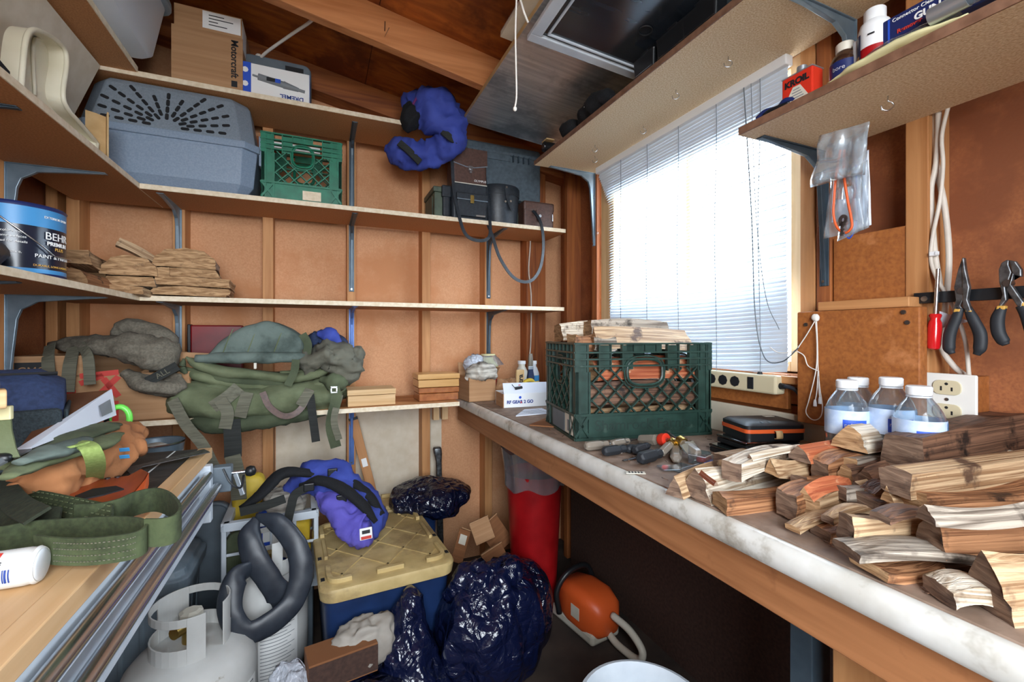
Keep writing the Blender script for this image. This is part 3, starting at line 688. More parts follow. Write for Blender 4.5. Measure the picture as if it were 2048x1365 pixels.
def milk_crate(label,loc,rz,L,W,H,m,lat=.05):
    t=thing('milk_crate',label,'crate',loc,rz)
    f=crate_wall(L,H,True,lat).build('long_wall',m,t); f.location=(0,-W/2,0)
    o=dup(f,t); o.location=(0,W/2,0); o.rotation_euler=(0,0,PI)
    f=crate_wall(W,H,True,lat).build('short_wall',m,t); f.location=(-L/2,0,0); f.rotation_euler=(0,0,-PI/2)
    o=dup(f,t); o.location=(L/2,0,0); o.rotation_euler=(0,0,PI/2)
    b=B(); b.box(-L/2,L/2,-W/2,W/2,0,.004)
    b.build('base',m,t); return t
mc=milk_crate('bright green milk crate on the back shelf beside the pet carrier',(-.066,2.15,zs),0,.300,.235,.272,'greencrate',.046)
bx('torn_sticker','cream_edge',-.0,.07,-.1185,-.1172,.012,.05,mc); 
ty=thing('paper_label','white printed label stuck to a strip of wood above the green crate','label',(-.06,YS-.004,2.10)); bx('strip','redpine_x',-.2,.08,.001,.003,-.03,.02,ty); bx('sheet','printwhite',-.14,.06,-.001,0,-.02,.006,ty)
bk=thing('brown_pad','dark folded cloth lying in the bright green crate','cloth',(-.06,2.16,zs+.007)); B().pillow((0,0,.035),(.10,.07,.035),.7,.02,9,5).build('cloth','duffel',bk,smooth='all')
# ---------------------------------------------------------------- cases at the right end of the second shelf
am=thing('ammunition_box','olive drab metal ammunition box behind the leather camera cases','metal box',(.55,2.15,zs)); bx('body','ammo',-.06,.16,-.1,.1,0,.125,am,bev=.006); bx('lid','ammo',-.065,.165,-.104,.104,.125,.15,am,bev=.004); bx('side_rib','ammo',-.064,-.06,-.07,.07,.02,.11,am,bev=.002)
am=thing('ammunition_box','second olive metal box beneath the big grey case, right of the binocular case','metal box',(1.0,2.17,zs)); bx('body','ammo',-.14,.13,-.06,.095,0,.13,am,bev=.006); bx('lid','ammo',-.145,.135,-.064,.098,.13,.152,am,bev=.004)
G=thing('equipment_case','big dark grey equipment case standing on end behind the leather cases','case',(.86,2.2,1.935),0)
B().loft([[(x,y,z) for x,z in [(p[0],p[1]+.145) for p in rr(.235,.145,.02)]] for y in (-.055,.06)]).build('shell','greycase',G,bev=.01)
bx('lid_rim','greycase',-.24,.24,-.065,.062,.235,.255,G,bev=.005)
rb=None
for x in [-.215,-.185,-.155,-.125,-.095,.07,.1,.13,.16]:
    if rb is None: rb=bx('rib','steeldark',-.003,.003,-.069,-.055,.205,.24,G,bev=.001); rb.location=(x,0,0)
    else: dup(rb,G,(x,0,0))
bx('raised_panel','greycase',-.08,.055,-.062,-.054,.205,.24,G,bev=.003)
def strapmesh(b,pts,wv,m,par,name='strap',th=.004): return B().band(curve(pts),(0,1,.0),.015,th).build(name,m,par)
lc=thing('camera_case','stiff brown leather camera case stacked on the black one','camera case',(.655,2.075,1.95),0)
B().loft([[(x,y,z) for x,y in rr(.085,.055,.012)] for z in (0,.165,.172)]).build('body','leather_brown',lc,bev=.004)
B().loft([[(x,-.058,z) for x,z in ((-.086,.17),(.086,.17),(.086,.095),(.02,.08),(-.02,.08),(-.086,.095))],[(x,-.055,z) for x,z in ((-.086,.17),(.086,.17),(.086,.095),(.02,.08),(-.02,.08),(-.086,.095))]]).build('front_flap','leather_brown',lc,bev=.001)
B().tube([(-.086,-.058,.095),(-.02,-.059,.08),(.02,-.059,.08),(.086,-.058,.095)],.0022,6).build('flap_edge','greybin',lc)
k=B(); k.box(-.011,.011,-.064,-.058,.062,.085); k.cyl((0,-.066,.072),(0,-.06,.072),.006,n=10); k.box(-.006,.006,-.067,-.058,.05,.062); k.build('clasp','chrome',lc,bev=.001)
text('OLYMPUS',.014,'printwhite',lc,(.05,-.0556,.02)); bx('base_trim','offwhite',-.085,.085,-.0565,-.055,.0,.004,lc)
strapmesh(None,[(-.088,.0,.15),(-.105,-.02,.19),(-.098,-.05,.17),(-.09,-.062,.08),(-.085,-.066,-.02),(-.07,-.08,-.13),(-.04,-.10,-.245),(.02,-.105,-.275),(.08,-.1,-.25),(.092,-.07,-.14),(.09,-.03,.0),(.089,0,.1)],[(.004,.009,0)]*89,'leather_black',lc)
lb=thing('camera_case','black leather camera case with side pocket beneath the brown one','camera case',(.655,2.075,zs),0)
B().loft([[(x,y,z) for x,y in rr(.09,.062,.014)] for z in (0,.16,.168)]).build('body','leather_black',lb,bev=.004)
bx('front_pocket','leather_black',-.07,.075,-.08,-.06,.01,.1,lb,bev=.008); bx('pocket_flap','leather_black',-.074,.078,-.086,-.058,.085,.118,lb,bev=.004); B().tube([(-.074,-.087,.086),(.078,-.087,.086)],.0022,6).build('flap_edge','greybin',lb)
bx('side_pocket','leather_black',-.128,-.09,-.04,.04,.01,.12,lb,bev=.01); bx('side_flap','leather_black',-.133,-.088,-.045,.045,.1,.155,lb,bev=.006)
k=B(); k.box(-.009,.009,-.091,-.085,.07,.108); k.build('clasp','brass',lb,bev=.002); bx('badge','chrome',.02,.068,-.0815,-.08,.012,.02,lb)
bc=thing('binocular_case','round black leather binocular case with a long looping shoulder strap','binocular case',(.84,2.09,zs),0)
B().lathe([(.078,0),(.084,.01),(.09,.15)],32,capt=False,sx=1.05,sy=.72).build('body','leather_black',bc,smooth=True)
B().lathe([(.094,.148),(.095,.185),(.088,.197),(.05,.2)],32,sx=1.05,sy=.72).build('lid','leather_black',bc,smooth=True)
B().ribbon([(.0,-.072,.178),(.005,-.074,.13),(.02,-.075,.09),(.035,-.073,.065)],(.016,0,.006),.004).build('closing_tab','leather_black',bc)
for x,zz in ((-.006,.107),(.022,.112),(.0,.178)): B().cyl((x,-.068,zz),(x,-.078,zz),.0055,n=12).build('snap','chrome',bc)
pp=[(-.098,0,.13),(-.105,-.03,.09),(-.1,-.07,.0),(-.085,-.10,-.07),(-.05,-.115,-.18),(.02,-.12,-.27),(.1,-.125,-.285),(.16,-.12,-.22),(.185,-.11,-.1),(.18,-.09,.02),(.15,-.05,.09),(.1,0,.14)]
strapmesh(None,pp,[(.003,.010,0)]*89,'leather_black',bc)
sb=thing('leather_case','small brown leather case with round snap at the shelf end','leather case',(1.03,2.09,zs),0)
bx('body','leather_brown',-.085,.085,-.055,.055,0,.12,sb,bev=.01); bx('lid','leather_brown',-.088,.088,-.058,.058,.085,.135,sb,bev=.01)
B().loft([[(x,y,z) for x,z in ((-.02,.09),(.02,.09),(.012,.035),(0,.028),(-.012,.035))] for y in (-.062,-.056)]).build('tab','leather_brown',sb,bev=.001); B().cyl((0,-.06,.06),(0,-.066,.06),.008,n=14).build('snap','chrome',sb); bx('buckle','chrome',.072,.076,-.062,-.055,.04,.075,sb)
# cable on the corner stud
o=B().tube(curve([(1.09,2.255,2.0),(1.085,2.255,1.75),(1.075,2.255,1.6),(1.09,2.255,1.45),(1.088,2.255,1.2),(1.07,2.25,1.05)]),.004,6).build('grey_cable','cable',smooth='all'); tag(o,'thin pale cable running down the corner stud','cable')
# ---------------------------------------------------------------- lowest back shelf
z4=.93
cb=thing('cardboard_box','open cardboard carton with red print under the draped grey apron','cardboard box',(-.69,2.10,z4),.12)
W_=.235;D_=.14;H_=.235
b=B(); b.box(-W_,W_,-D_,-D_+.004,0,H_*.72).box(-W_,W_,D_-.004,D_,0,H_).box(-W_,-W_+.004,-D_,D_,0,H_).box(W_-.004,W_,-D_,D_,0,H_*.66).box(-W_,W_,-D_,D_,0,.004); b.box(-W_,-.05,-D_,-D_+.004,H_*.7,H_)
b.build('body','cardboard',cb); 
b=B(); b.loft([[(x,y,zz) for x,zz in ((.05,.15),(.2,.13),(.33,.23),(.19,.24))] for y in (-.08,-.076)]); b.build('side_flap','cardboard',cb)
bx('print_patch','ink',-.225,-.15,-D_-.001,-D_,.16,.215,cb); text('GMC',.03,'cardboard',cb,(-.185,-D_-.0014,.188))
R=B(); R.box(-.01,.03,-D_-.0012,-D_,.0,.075); 
for a,c,d,e in ((.0,.165,.1,.175),(.0,.14,.06,.165),(.04,.09,.1,.16),(.0,.1,.05,.075),(.06,.155,.1,.09)): R.bar((a-.07,-D_-.0006,c),(d-.07,-D_-.0006,e),.018,.001,(0,1,0)); 
R.build('red_print','printred',cb); bx('red_stripe','printred',-.11,-.08,-D_-.001,-D_,.03,.12,cb)
ap=thing('grey_apron','grey wool apron with hanging straps draped over the open carton','cloth',(0,0,0))
P=[at(105,690,Y=2.1),at(160,688,Y=2.05),at(215,692,Y=2.0),at(275,700,Y=1.98),at(320,718,Y=1.97),at(350,745,Y=1.96)]
B().sack(P,[.02,.045,.05,.085,.085,.02],.035,10,3,30,8,asp=.55,fold=(.6,1,1.5)).build('cloth','greywool',ap,smooth='all')
P=[at(225,690,Y=2.06),at(245,665,Y=2.06),at(265,655,Y=2.05),at(320,680,Y=2.02),at(345,700,Y=1.98)]
B().sack(P,[.015,.035,.04,.05,.015],.012,14,9,26,8,asp=.8).build('rolled_fold','greywool',ap,smooth='all')
P=[at(250,745,Y=1.93),at(295,770,Y=1.92),at(335,775,Y=1.93),at(350,750,Y=1.96)]
B().sack(P,[.02,.05,.06,.02],.02,12,5,24,8,asp=.5).build('hanging_fold','greywool',ap,smooth='all')
def strap(par,pp,wd,m='webbing',name='strap',nrm=(0,1,0),th=.004): return B().band(curve(pp,5),nrm,wd,th).build(name,m,par)
strap(ap,[at(100,690,Y=2.0),at(96,720,Y=1.93),at(100,765,Y=1.92)],.032); strap(ap,[at(148,695,Y=1.98),at(140,730,Y=1.92),at(135,785,Y=1.91)],.035)
strap(ap,[at(162,690,Y=1.97),at(176,715,Y=1.915),at(180,770,Y=1.90)],.03); 
bx('name_tape','webbing_dark',-.05,.05,-.001,.001,-.016,.016,ap).matrix_basis=Matrix.Translation(at(325,748,Y=1.888))@Matrix.Rotation(-.55,4,'Y')
text('ALL',.026,'webbing',ap,at(325,748,Y=1.885),(PI/2,-.55+0,0)).matrix_basis=Matrix.Translation(at(325,748,Y=1.885))@Matrix.Rotation(-.55,4,'Y')@Matrix.Rotation(PI/2,4,'X')
rb=thing('red_case','dark red case standing behind the army bags against the back wall','case',(-.40,2.2,z4)); bx('body','deepred',-.085,.10,-.02,.02,0,.345,rb,bev=.006); bx('end_cap','blackplastic',-.095,-.084,-.022,.022,0,.348,rb,bev=.003)
# army bags
df=thing('duffel_bag','olive canvas duffel bag at the bottom of the heap with hanging straps','bag',(0,0,0))
P=[at(338,785,Y=2.03),at(365,795,Y=2.03),at(450,805,Y=2.02),at(560,800,Y=2.03),at(650,790,Y=2.06),at(690,785,Y=2.08)]
B().sack(P,[.03,.10,.11,.11,.10,.03],.022,7,4,32,9,asp=.62,fold=(.7,1,1.6)).build('body','duffel2',df,smooth='all')
P=[at(362,840,Y=1.99),at(450,848,Y=1.965),at(560,835,Y=1.97),at(650,825,Y=2.0)]
B().sack(P,[.02,.045,.045,.02],.015,9,8,24,9,asp=.7).build('lower_roll','duffel',df,smooth='all')
Yf=1.90
def fp(x,y,dy=0): return at(x,y,Y=Yf+dy)
strap(df,[fp(478,775,.02),fp(455,795),fp(425,815)],.045); strap(df,[fp(440,800,-.01),fp(455,825,-.015),fp(450,858,-.01)],.04,); strap(df,[fp(495,785),fp(487,810,-.01),fp(480,835)],.04)
strap(df,[fp(525,785),fp(540,815,-.01),fp(570,833,-.015),fp(600,820,-.01),fp(622,780)],.022,'leather_brown','carry_handle'); strap(df,[fp(620,780,-.005),fp(600,812,-.01)],.035)
strap(df,[fp(620,790),fp(625,830),fp(632,884)],.03,'webbing_dark'); strap(df,[fp(668,775,.0),fp(672,800,-.02),fp(662,850,-.02),fp(672,895)],.04,'duffel'); strap(df,[fp(680,790,-.01),fp(668,840,-.03),fp(678,880,-.02)],.025,'webbing')
b=B(); b.box(-.012,.012,-.004,.004,-.003,.003).box(-.012,-.008,-.004,.004,-.02,.0).box(.008,.012,-.004,.004,-.02,0).box(-.012,.012,-.004,.004,-.022,-.018); o=b.build('buckle','chrome',df); o.location=fp(668,775,-.012)
strap(df,[fp(345,800,-.0),fp(372,850,-.03),fp(405,890,-.05),fp(428,935,-.06)],.035,'webbing','long_strap')
strap(df,[fp(463,840,.0),fp(466,890,-.0),fp(466,915,0)],.055,'webbing_dark'); strap(df,[fp(465,912,-.01),fp(475,955,-.0),fp(478,1000,.03)],.05,'webbing')
cv=thing('folded_canvas','folded olive tent canvas with rolled edges lying on the duffel bag','canvas',(0,0,0))
for pl,rr_,sd in (([(372,715),(395,728),(450,745),(520,752),(580,757),(630,748),(665,738)],.028,1),([(366,735),(400,752),(460,768),(530,775),(590,783),(640,768),(668,752)],.034,2),([(368,718),(365,735),(372,748)],.022,3),([(385,770),(450,785),(520,790),(600,790),(660,765)],.038,4),([(560,745),(610,745),(650,735),(668,738)],.024,5)):
    P=[at(x,y,Y=1.97+.02*(sd%3)) for x,y in pl]; n=len(P)
    B().sack(P,[.008]+[rr_]*(n-2)+[.01],.008,14,sd,20,6,asp=.62,fold=(.5,1,1.4)).build('fold','duffel2' if sd!=3 else 'duffel',cv,smooth='all')
P=[at(385,745,Y=2.06),at(450,755,Y=2.06),at(560,765,Y=2.07),at(655,750,Y=2.1)]
B().sack(P,[.03,.085,.09,.03],.01,9,7,26,8,asp=.45).build('inner_layers','duffel',cv,smooth='all')
strap(cv,[at(592,720,Y=1.93),at(588,745,Y=1.92),at(575,772,Y=1.91)],.028,'duffel','tie')
rk=thing('rucksack','faded grey-green canvas rucksack sitting on top of the army bag heap','rucksack',(-.215,2.06,1.128),0)
R=[]
prof=[(-.205,.0),(-.2,.025),(-.175,.035),(-.13,.085),(-.07,.13),(.0,.158),(.055,.155),(.12,.12),(.158,.085),(.162,.03),(.165,.0)]
for y,s in ((-.09,.86),(-.085,.95),(-.05,1),(.05,1),(.09,.9)):
    R.append([(x*s,y+.006*noise.noise(Vector((x*12,y*9,3))),max(0,z_*s+.008*noise.noise(Vector((x*20,y*20,z_*20))))) for x,z_ in [(p.x,p.y) for p in curve([(a,c_,0) for a,c_ in prof],4)]])
B().loft(R).build('body','rucksack',rk,smooth='all'); B().sack([(-.205,-.095,.018),(-.1,-.105,.02),(.05,-.105,.018),(.165,-.095,.02)],[.014,.02,.02,.014],.006,20,3,16,8).build('hem_roll','rucksack',rk,smooth='all')
for x in (-.1,-.02,.07): B().tube([(x-.02,-.092,.04),(x,-.09,.1),(x+.012,-.085,.13)],.002,5).build('seam','canvasgreen',rk)
strap(rk,[(.15,-.08,.11),(.17,-.09,.07),(.165,-.1,.02)],.03,'duffel')
bx('white_tag','offwhite',.0,.009,-.002,.0,-.022,.0,rk).location=(-.015,-.125,0)
bp=thing('blue_pouch','navy and blue nylon pouch wedged behind the rucksack on the lowest shelf','pouch',(0,0,0))
P=[at(608,690,Y=2.13),at(640,688,Y=2.12),at(670,690,Y=2.1),at(695,712,Y=2.1)]
B().sack(P,[.03,.07,.065,.02],.025,12,2,24,8,asp=.75).build('body','navycloth',bp,smooth='all'); P=[at(635,668,Y=2.04),at(660,672,Y=2.03),at(684,690,Y=2.03)]
B().sack(P,[.012,.03,.012],.012,16,6,20,8).build('flap','bluecloth',bp,smooth='all')
jk=thing('crumpled_jacket','crumpled grey-olive jacket at the right end of the army bag heap','jacket',(0,0,0))
P=[at(592,728,Y=2.04),at(625,722,Y=2.0),at(665,715,Y=1.99),at(695,735,Y=1.99),at(712,712,Y=2.02),at(716,695,Y=2.05)]
mat('jacketgrey','6C6A5C','55544A',(9,9,9),.9,bump=.35,bs=30)
B().sack(P,[.012,.06,.075,.055,.035,.012],.045,16,21,36,9,asp=.7).build('body','jacketgrey',jk,smooth='all')
P=[at(640,760,Y=1.97),at(670,765,Y=1.96),at(700,765,Y=1.98)]; B().sack(P,[.015,.035,.015],.02,18,4,22,8).build('sleeve','duffel',jk,smooth='all')
# wooden boxes
wb1=thing('wooden_box','flat pale wooden box alone on the lowest back shelf','wooden box',(.205,2.06,z4+.0005),0)
bx('body','palepine_x',-.098,.098,-.07,.07,0,.045,wb1,bev=.002); bx('lid','palepine_x',-.1,.1,-.072,.072,.047,.07,wb1,bev=.002)
for lab,zz,m in (('glossy red-brown wooden box with a metal band, under the paler box',0,'walnut'),('honey coloured wooden box stacked on the red-brown one',.063,'honeywood')):
    t=thing('wooden_box',lab,'wooden box',(.505,2.085,z4+.0005+zz),0,'stacked wooden boxes'); w_=.092+(.004 if zz else 0)
    bx('body',m,-w_,w_,-.065,.065,0,.034,t,bev=.003); bx('lid',m,-w_-.003,w_+.003,-.068,.068,.036,.061,t,bev=.004); 
for x0 in (.53,.575): bx('shelf_cleat','palepine_z',x0,x0+.03,2.235,2.268,.80,.905,wall_back)
# ---------------------------------------------------------------- left bench (kitchen cart)
bn=thing('bench_cart','white bench cart with pine edge and steel rails down its side','workbench',(0,0,0))
bx('pine_edge','pinetop',-.335,-.30,.15,1.60,.862,.893,bn,bev=.002)
bx('black_top','benchblack',-.86,-.395,.95,1.60,.865,.893,bn,bev=.001); bx('pine_top','pinetop',-.86,-.335,.15,.95,.862,.892,bn,bev=.001); bx('dark_plank','benchblack',-.39,-.337,.95,1.60,.865,.892,bn,bev=.001); bx('white_strip','printwhite',-.3945,-.3905,.95,1.60,.865,.8915,bn)
bx('side_panel','whitepaint',-.33,-.312,.15,1.52,.72,.862,bn,bev=.002); bx('end_post','whitepaint',-.345,-.285,1.50,1.53,.70,.862,bn,bev=.003)
bx('lower_lip','whitepaint',-.312,-.285,.15,1.50,.735,.747,bn)
for n_,x,z_ in (('upper',-.292,.835),('lower',-.270,.80)): B().cyl((x,.1,z_),(x,1.5,z_),.0125,n=18).build('steel_rail','chrome',bn,smooth=True)
bx('white_groove','whitepaint',-.312,-.29,.15,1.50,.814,.822,bn)
for x,y in ((-.84,1.55),(-.84,.25),(-.40,.2)): bx('leg','whitepaint',x-.02,x+.02,y-.02,y+.02,0,.865,bn,bev=.002)
bx('back_panel','whitepaint',-.86,-.85,.15,1.55,.3,.86,bn); 
vs=thing('clamp','small grey bench clamp with black knob at the far end of the cart','clamp',(-.262,1.56,.80),0); bx('plate','greyplastic',-.03,.02,-.02,.02,-.03,.045,vs,bev=.004); B().cyl((.02,0,.02),(.06,0,.02),.006).build('screw','chrome',vs); B().lathe([(.002,-.016),(.012,-.012),(.016,0),(.012,.012),(.002,.016)],16).build('knob','blackplastic',vs,loc=(.068,0,.02),smooth='all'); B().bar((.03,-.01,.02),(.05,-.015,-.045),.008,.012).build('lever','alu',vs,bev=.001)
B().tube(curve([(.0,-.02,.04),(.02,-.03,.0),(.045,-.025,-.02),(.05,0,.01)]),.003,6).build('wire','blackplastic',vs)
zb=.8935
# things on the bench
cl=thing('cooler_bag','navy zippered cooler bag with black mesh side on the bench','bag',(-.645,1.33,zb),.35); cl.scale=(1.05,1.05,1.2)
R=[]
for x in (-.10,-.06,0,.06,.10):
    s=1 if abs(x)<.09 else .9
    R.append([(x,y*s,z_*s) for y,z_ in [(p.x,p.y) for p in curve([(-.11,.0,0),(-.112,.1,0),(-.075,.185,0),(-.02,.215,0),(.06,.215,0),(.11,.17,0),(.125,.06,0),(.12,0,0)],4)]])
B().loft(R).build('body','navycloth',cl,smooth='all'); 
bx('mesh_side','meshcloth',.101,.108,-.09,.09,.01,.15,cl,bev=.004); bx('front_mesh','meshcloth',-.095,.10,-.124,-.106,.008,.155,cl,bev=.008)
B().tube([(x_,-.03,.212) for x_ in (-.09,0,.09)],.004,6).build('zipper','blackplastic',cl); bx('zip_pull','alu',.0,.004,-.13,-.126,.14,.165,cl); bx('flap','blackcloth',-.10,-.01,-.128,-.085,.14,.172,cl,bev=.008)
cw=thing('white_carton','open white faced carton with one long raised flap on the bench','cardboard box',(0,0,0))
A=at(224,780,Y=1.5);Bq=at(233,831,Y=1.48);Cq=at(63,898,Y=1.10);Dq=at(36,900,Y=1.10)
B().loft([[A,Bq,Cq,Dq],[p+Vector((-.003,.004,.002)) for p in (A,Bq,Cq,Dq)]]).build('long_flap','paper',cw)
E_=at(118,790,Y=1.62);F_=at(112,850,Y=1.5)
B().loft([[A,E_,F_,Dq],[p+Vector((0,.004,0)) for p in (A,E_,F_,Dq)]]).build('back_wall','cardboard_dark',cw)
Q4=(Cq,at(-40,950,Y=.95),at(-40,925,Y=.97),Dq)
B().loft([[p for p in Q4],[p+Vector((0,.003,-.003)) for p in Q4]]).build('front_edge','inkgrey',cw)
l0=A.lerp(Bq,.25).lerp(Dq.lerp(Cq,.25),.06);l1=A.lerp(Bq,.75).lerp(Dq.lerp(Cq,.75),.06);l2=A.lerp(Bq,.75).lerp(Dq.lerp(Cq,.75),.22);l3=A.lerp(Bq,.25).lerp(Dq.lerp(Cq,.25),.22); off=Vector((.003,-.004,-.002))
B().loft([[p+off for p in (l0,l1,l2,l3)],[p+off*1.3 for p in (l0,l1,l2,l3)]]).build('address_print','inkgrey',cw)
jr=thing('rolled_jacket','rolled brown work jacket bound by a lime webbing belt on the bench','jacket',(0,0,0))
P=[at(25,988,Z=.945),at(70,974,Z=.945),at(150,942,Z=.945),at(220,909,Z=.95),at(275,892,Z=.955)]
B().sack(P,[.02,.052,.055,.05,.03],.026,12,3,30,9,asp=.85).build('front_roll','jacketbrown',jr,smooth='all')
P=[at(85,925,Z=.965),at(160,905,Z=.97),at(230,880,Z=.975),at(268,862,Z=.98)]
B().sack(P,[.03,.05,.05,.028],.024,12,5,28,9,asp=.8).build('back_roll','jacketbrown',jr,smooth='all')
for a_ in ((232,875),(245,900)):
    p=at(*a_,Z=.97); 
    for k_ in range(2): bx('blue_tag','skyblue',-.009,.009,-.001,.001,-.005,.005,jr,bev=.001).matrix_basis=Matrix.Translation(at(a_[0]+4,a_[1]+k_*14,Y=p.y-.06))@Matrix.Rotation(.5,4,'X')
pl=thing('canvas_bundle','folded green canvas bundle lying on the brown rolled jacket','canvas',(0,0,0))
for i,(pts_,m_) in enumerate((([(10,935),(80,905),(160,885),(225,858)],'canvasgreen'),([(15,955),(90,918),(180,893),(235,868)],'canvasgreen'),([(60,905),(130,882),(200,858),(232,850)],'duffel'),([(40,925),(120,900),(170,880)],'rucksack'))):
    P=[at(x,y,Z=1.0+.008*i) for x,y in pts_]; B().sack(P,[.012]+[.032]*(len(P)-2)+[.014],.008,16,i,18,8,asp=.35).build('fold',m_,pl,smooth='all')
be=thing('webbing_belt','lime green webbing belt cinched round the rolled jacket','belt',(0,0,0))
P=[at(135,886,Z=1.03),at(165,888,Z=1.03),at(183,902,Z=1.02),at(192,930,Z=.985),at(189,962,Z=.92)]
B().ribbon(curve(P,6),(.026,.012,.0),.004).build('belt','limewebbing',be,smooth=True); B().ribbon([at(100,905,Z=1.02),at(135,895,Z=1.028),at(165,889,Z=1.032)],(.01,.03,.0),.004).build('belt_end','limewebbing',be)
cr=thing('carabiner','bright green carabiner ring hooked behind the white carton','carabiner',at(238,838,Y=1.5)); B().tube([(.028*math.cos(a)*.8,0,.032*math.sin(a)) for a in [2*PI*k/20 for k in range(20)]],.0075,8,closed=True).build('ring','lime',cr,smooth='all'); bx('gate','ink',-.03,-.018,-.008,.008,-.006,.006,cr,bev=.002)
# handsaw
hs=thing('handsaw','old handsaw with orange-edged wooden handle lying on the dark bench top','saw',(0,0,zb))
h=[at(x,y,Z=zb+.03) for x,y in ((95,1010),(140,985),(200,962),(255,955),(282,940),(298,948),(288,965),(255,1005),(200,1018),(150,1020))]
B().loft([[(p.x,p.y,.012) for p in h],[(p.x,p.y,.034) for p in h]]).build('handle','sawbrown',hs,bev=.004)
g_=[at(x,y,Z=zb+.0365) for x,y in ((150,992),(185,978),(232,972),(248,978),(205,990),(165,998))]; B().loft([[(p.x,p.y,.034) for p in g_],[(p.x,p.y,.0365) for p in g_]]).build('grip_hole','ink',hs)
e_=[at(x,y,Z=zb+.03) for x,y in ((258,1004),(290,964),(298,949),(284,1000),(262,1012))]; B().loft([[(p.x,p.y,.006) for p in e_],[(p.x,p.y,.036) for p in e_]]).build('orange_edge','orange',hs,bev=.002)
bl_=[at(x,y,Z=zb+.016) for x,y in ((262,948),(285,932),(420,903),(408,897),(250,935))]; B().loft([[(p.x,p.y,.012) for p in bl_],[(p.x,p.y,.014) for p in bl_]]).build('blade','plierssteel',hs)
for x,y in ((190,960),(215,958),(235,955),(180,965)): p=at(x,y,Z=zb+.034); B().cyl((p.x,p.y,.03),(p.x,p.y,.036),.005,n=10).build('rivet','blackplastic',hs)
# tow strap
ts=thing('tow_strap','wide olive tow strap with white stitching looped on the near bench','strap',(0,0,0))
def up(pp,zz=.93): return [at(x,y,Z=zz) for x,y in pp]
P=up([(-40,1082),(10,1078),(60,1068),(140,1062),(220,1058),(270,1060),(292,1068),(288,1082),(262,1093),(200,1102),(150,1104),(105,1102),(70,1097)],.925)
B().ribbon(curve(P,6),(0.0,.0,.039),.004).build('near_loop','towstrap',ts,smooth=True)
P=up([(150,1035),(200,1032),(240,1022),(270,1008),(310,1000),(340,1010),(360,1036),(352,1056),(325,1065),(290,1066)],.93)
B().ribbon(curve(P,6),(.0,.0,.043),.004).build('far_loop','towstrap',ts,smooth=True)
P=up([(20,1000),(80,1004),(150,1018),(225,1034)],.935); B().ribbon(curve(P,6),(-.016,.05,.024),.005).build('flat_run','towstrap',ts,smooth=True)
P=up([(-20,945),(5,975),(35,1010),(75,1032)],.955); B().band(curve(P,6),(.3,-.8,.5),.034,.005).build('dark_end','towstrap_dark',ts,smooth=True)
P=up([(-20,1020),(20,1030),(60,1038),(120,1040)],.935); B().ribbon(curve(P,6),(-.016,.05,.024),.005).build('under_run','towstrap_dark',ts,smooth=True)
for k_ in (-.013,-.0045,.0045,.013):
    P=[p+Vector((.0,-.004,k_)) for p in up([(110,1102),(150,1104),(200,1102),(262,1093),(284,1082)],.925)]; C_=curve(P,14); st=B()
    for i in range(0,len(C_)-1,2): st.bar(C_[i],C_[i+1],.0011,.0011)
    st.build('stitching','webbing',ts)
for k_ in (-.018,-.006,.006,.018):
    P=[p+Vector((k_*-.3,k_*.92,.0035+k_*.44)) for p in up([(20,1000),(80,1004),(150,1018),(225,1034)],.936)]; C_=curve(P,14); st=B()
    for i in range(0,len(C_)-1,2): st.bar(C_[i],C_[i+1],.0014,.0014)
    st.build('stitching','canvasgreen',ts)
# tube of caulk
tu=thing('white_tube','white plastic tube with red and barcode print rolled on the near bench','tube',(0,0,0))
A=at(80,1129,Z=.918); d=(at(-60,1150,Z=.918)-A).normalized(); Q=Matrix.Translation(A)@d.to_track_quat('Z','Y').to_matrix().to_4x4()
B().lathe([(.012,-.001),(.022,-.002),(.0245,.002),(.0235,.006),(.0245,.012),(.0245,.19)],28,M=Q).build('body','tubewhite',tu,smooth=True); B().lathe([(.0165,-.004),(.0195,-.003),(.021,-.0015)],24,M=Q).build('end_ring','clearbin',tu,smooth=True)
def ontube(name,m,a0,a1,z0,z1):
    R=[[Q@Vector((.0256*math.cos(a),.0256*math.sin(a),z)) for a in [a0+(a1-a0)*k/8 for k in range(9)]]+[Q@Vector((.0245*math.cos(a),.0245*math.sin(a),z)) for a in [a1+(a0-a1)*k/8 for k in range(9)]] for z in (z0,z1)]
    B().loft(R).build(name,m,tu)
Mi=Q.inverted(); cv_=Mi@Vector((0,0,CZ)); aC=math.atan2(cv_.y,cv_.x); uv_=Mi.to_3x3()@Vector((0,0,1)); aU=math.atan2(uv_.y,uv_.x)
s_=1 if math.sin(aU-aC)>0 else -1
def ot(n_,m_,a,b,z0,z1): ontube(n_,m_,*sorted((aC+s_*a,aC+s_*b)),z0,z1)
ot('red_print','printred',.25,.95,.034,.08)
for i in range(13): ot('barcode_line','inkblue',-.75,-.05,.020+i*.003,.020+i*.003+(.0012,.002,.0009)[i%3])
for i in range(3): ot('print_line','ink',.12+.1*i,.17+.1*i,.03,.045)
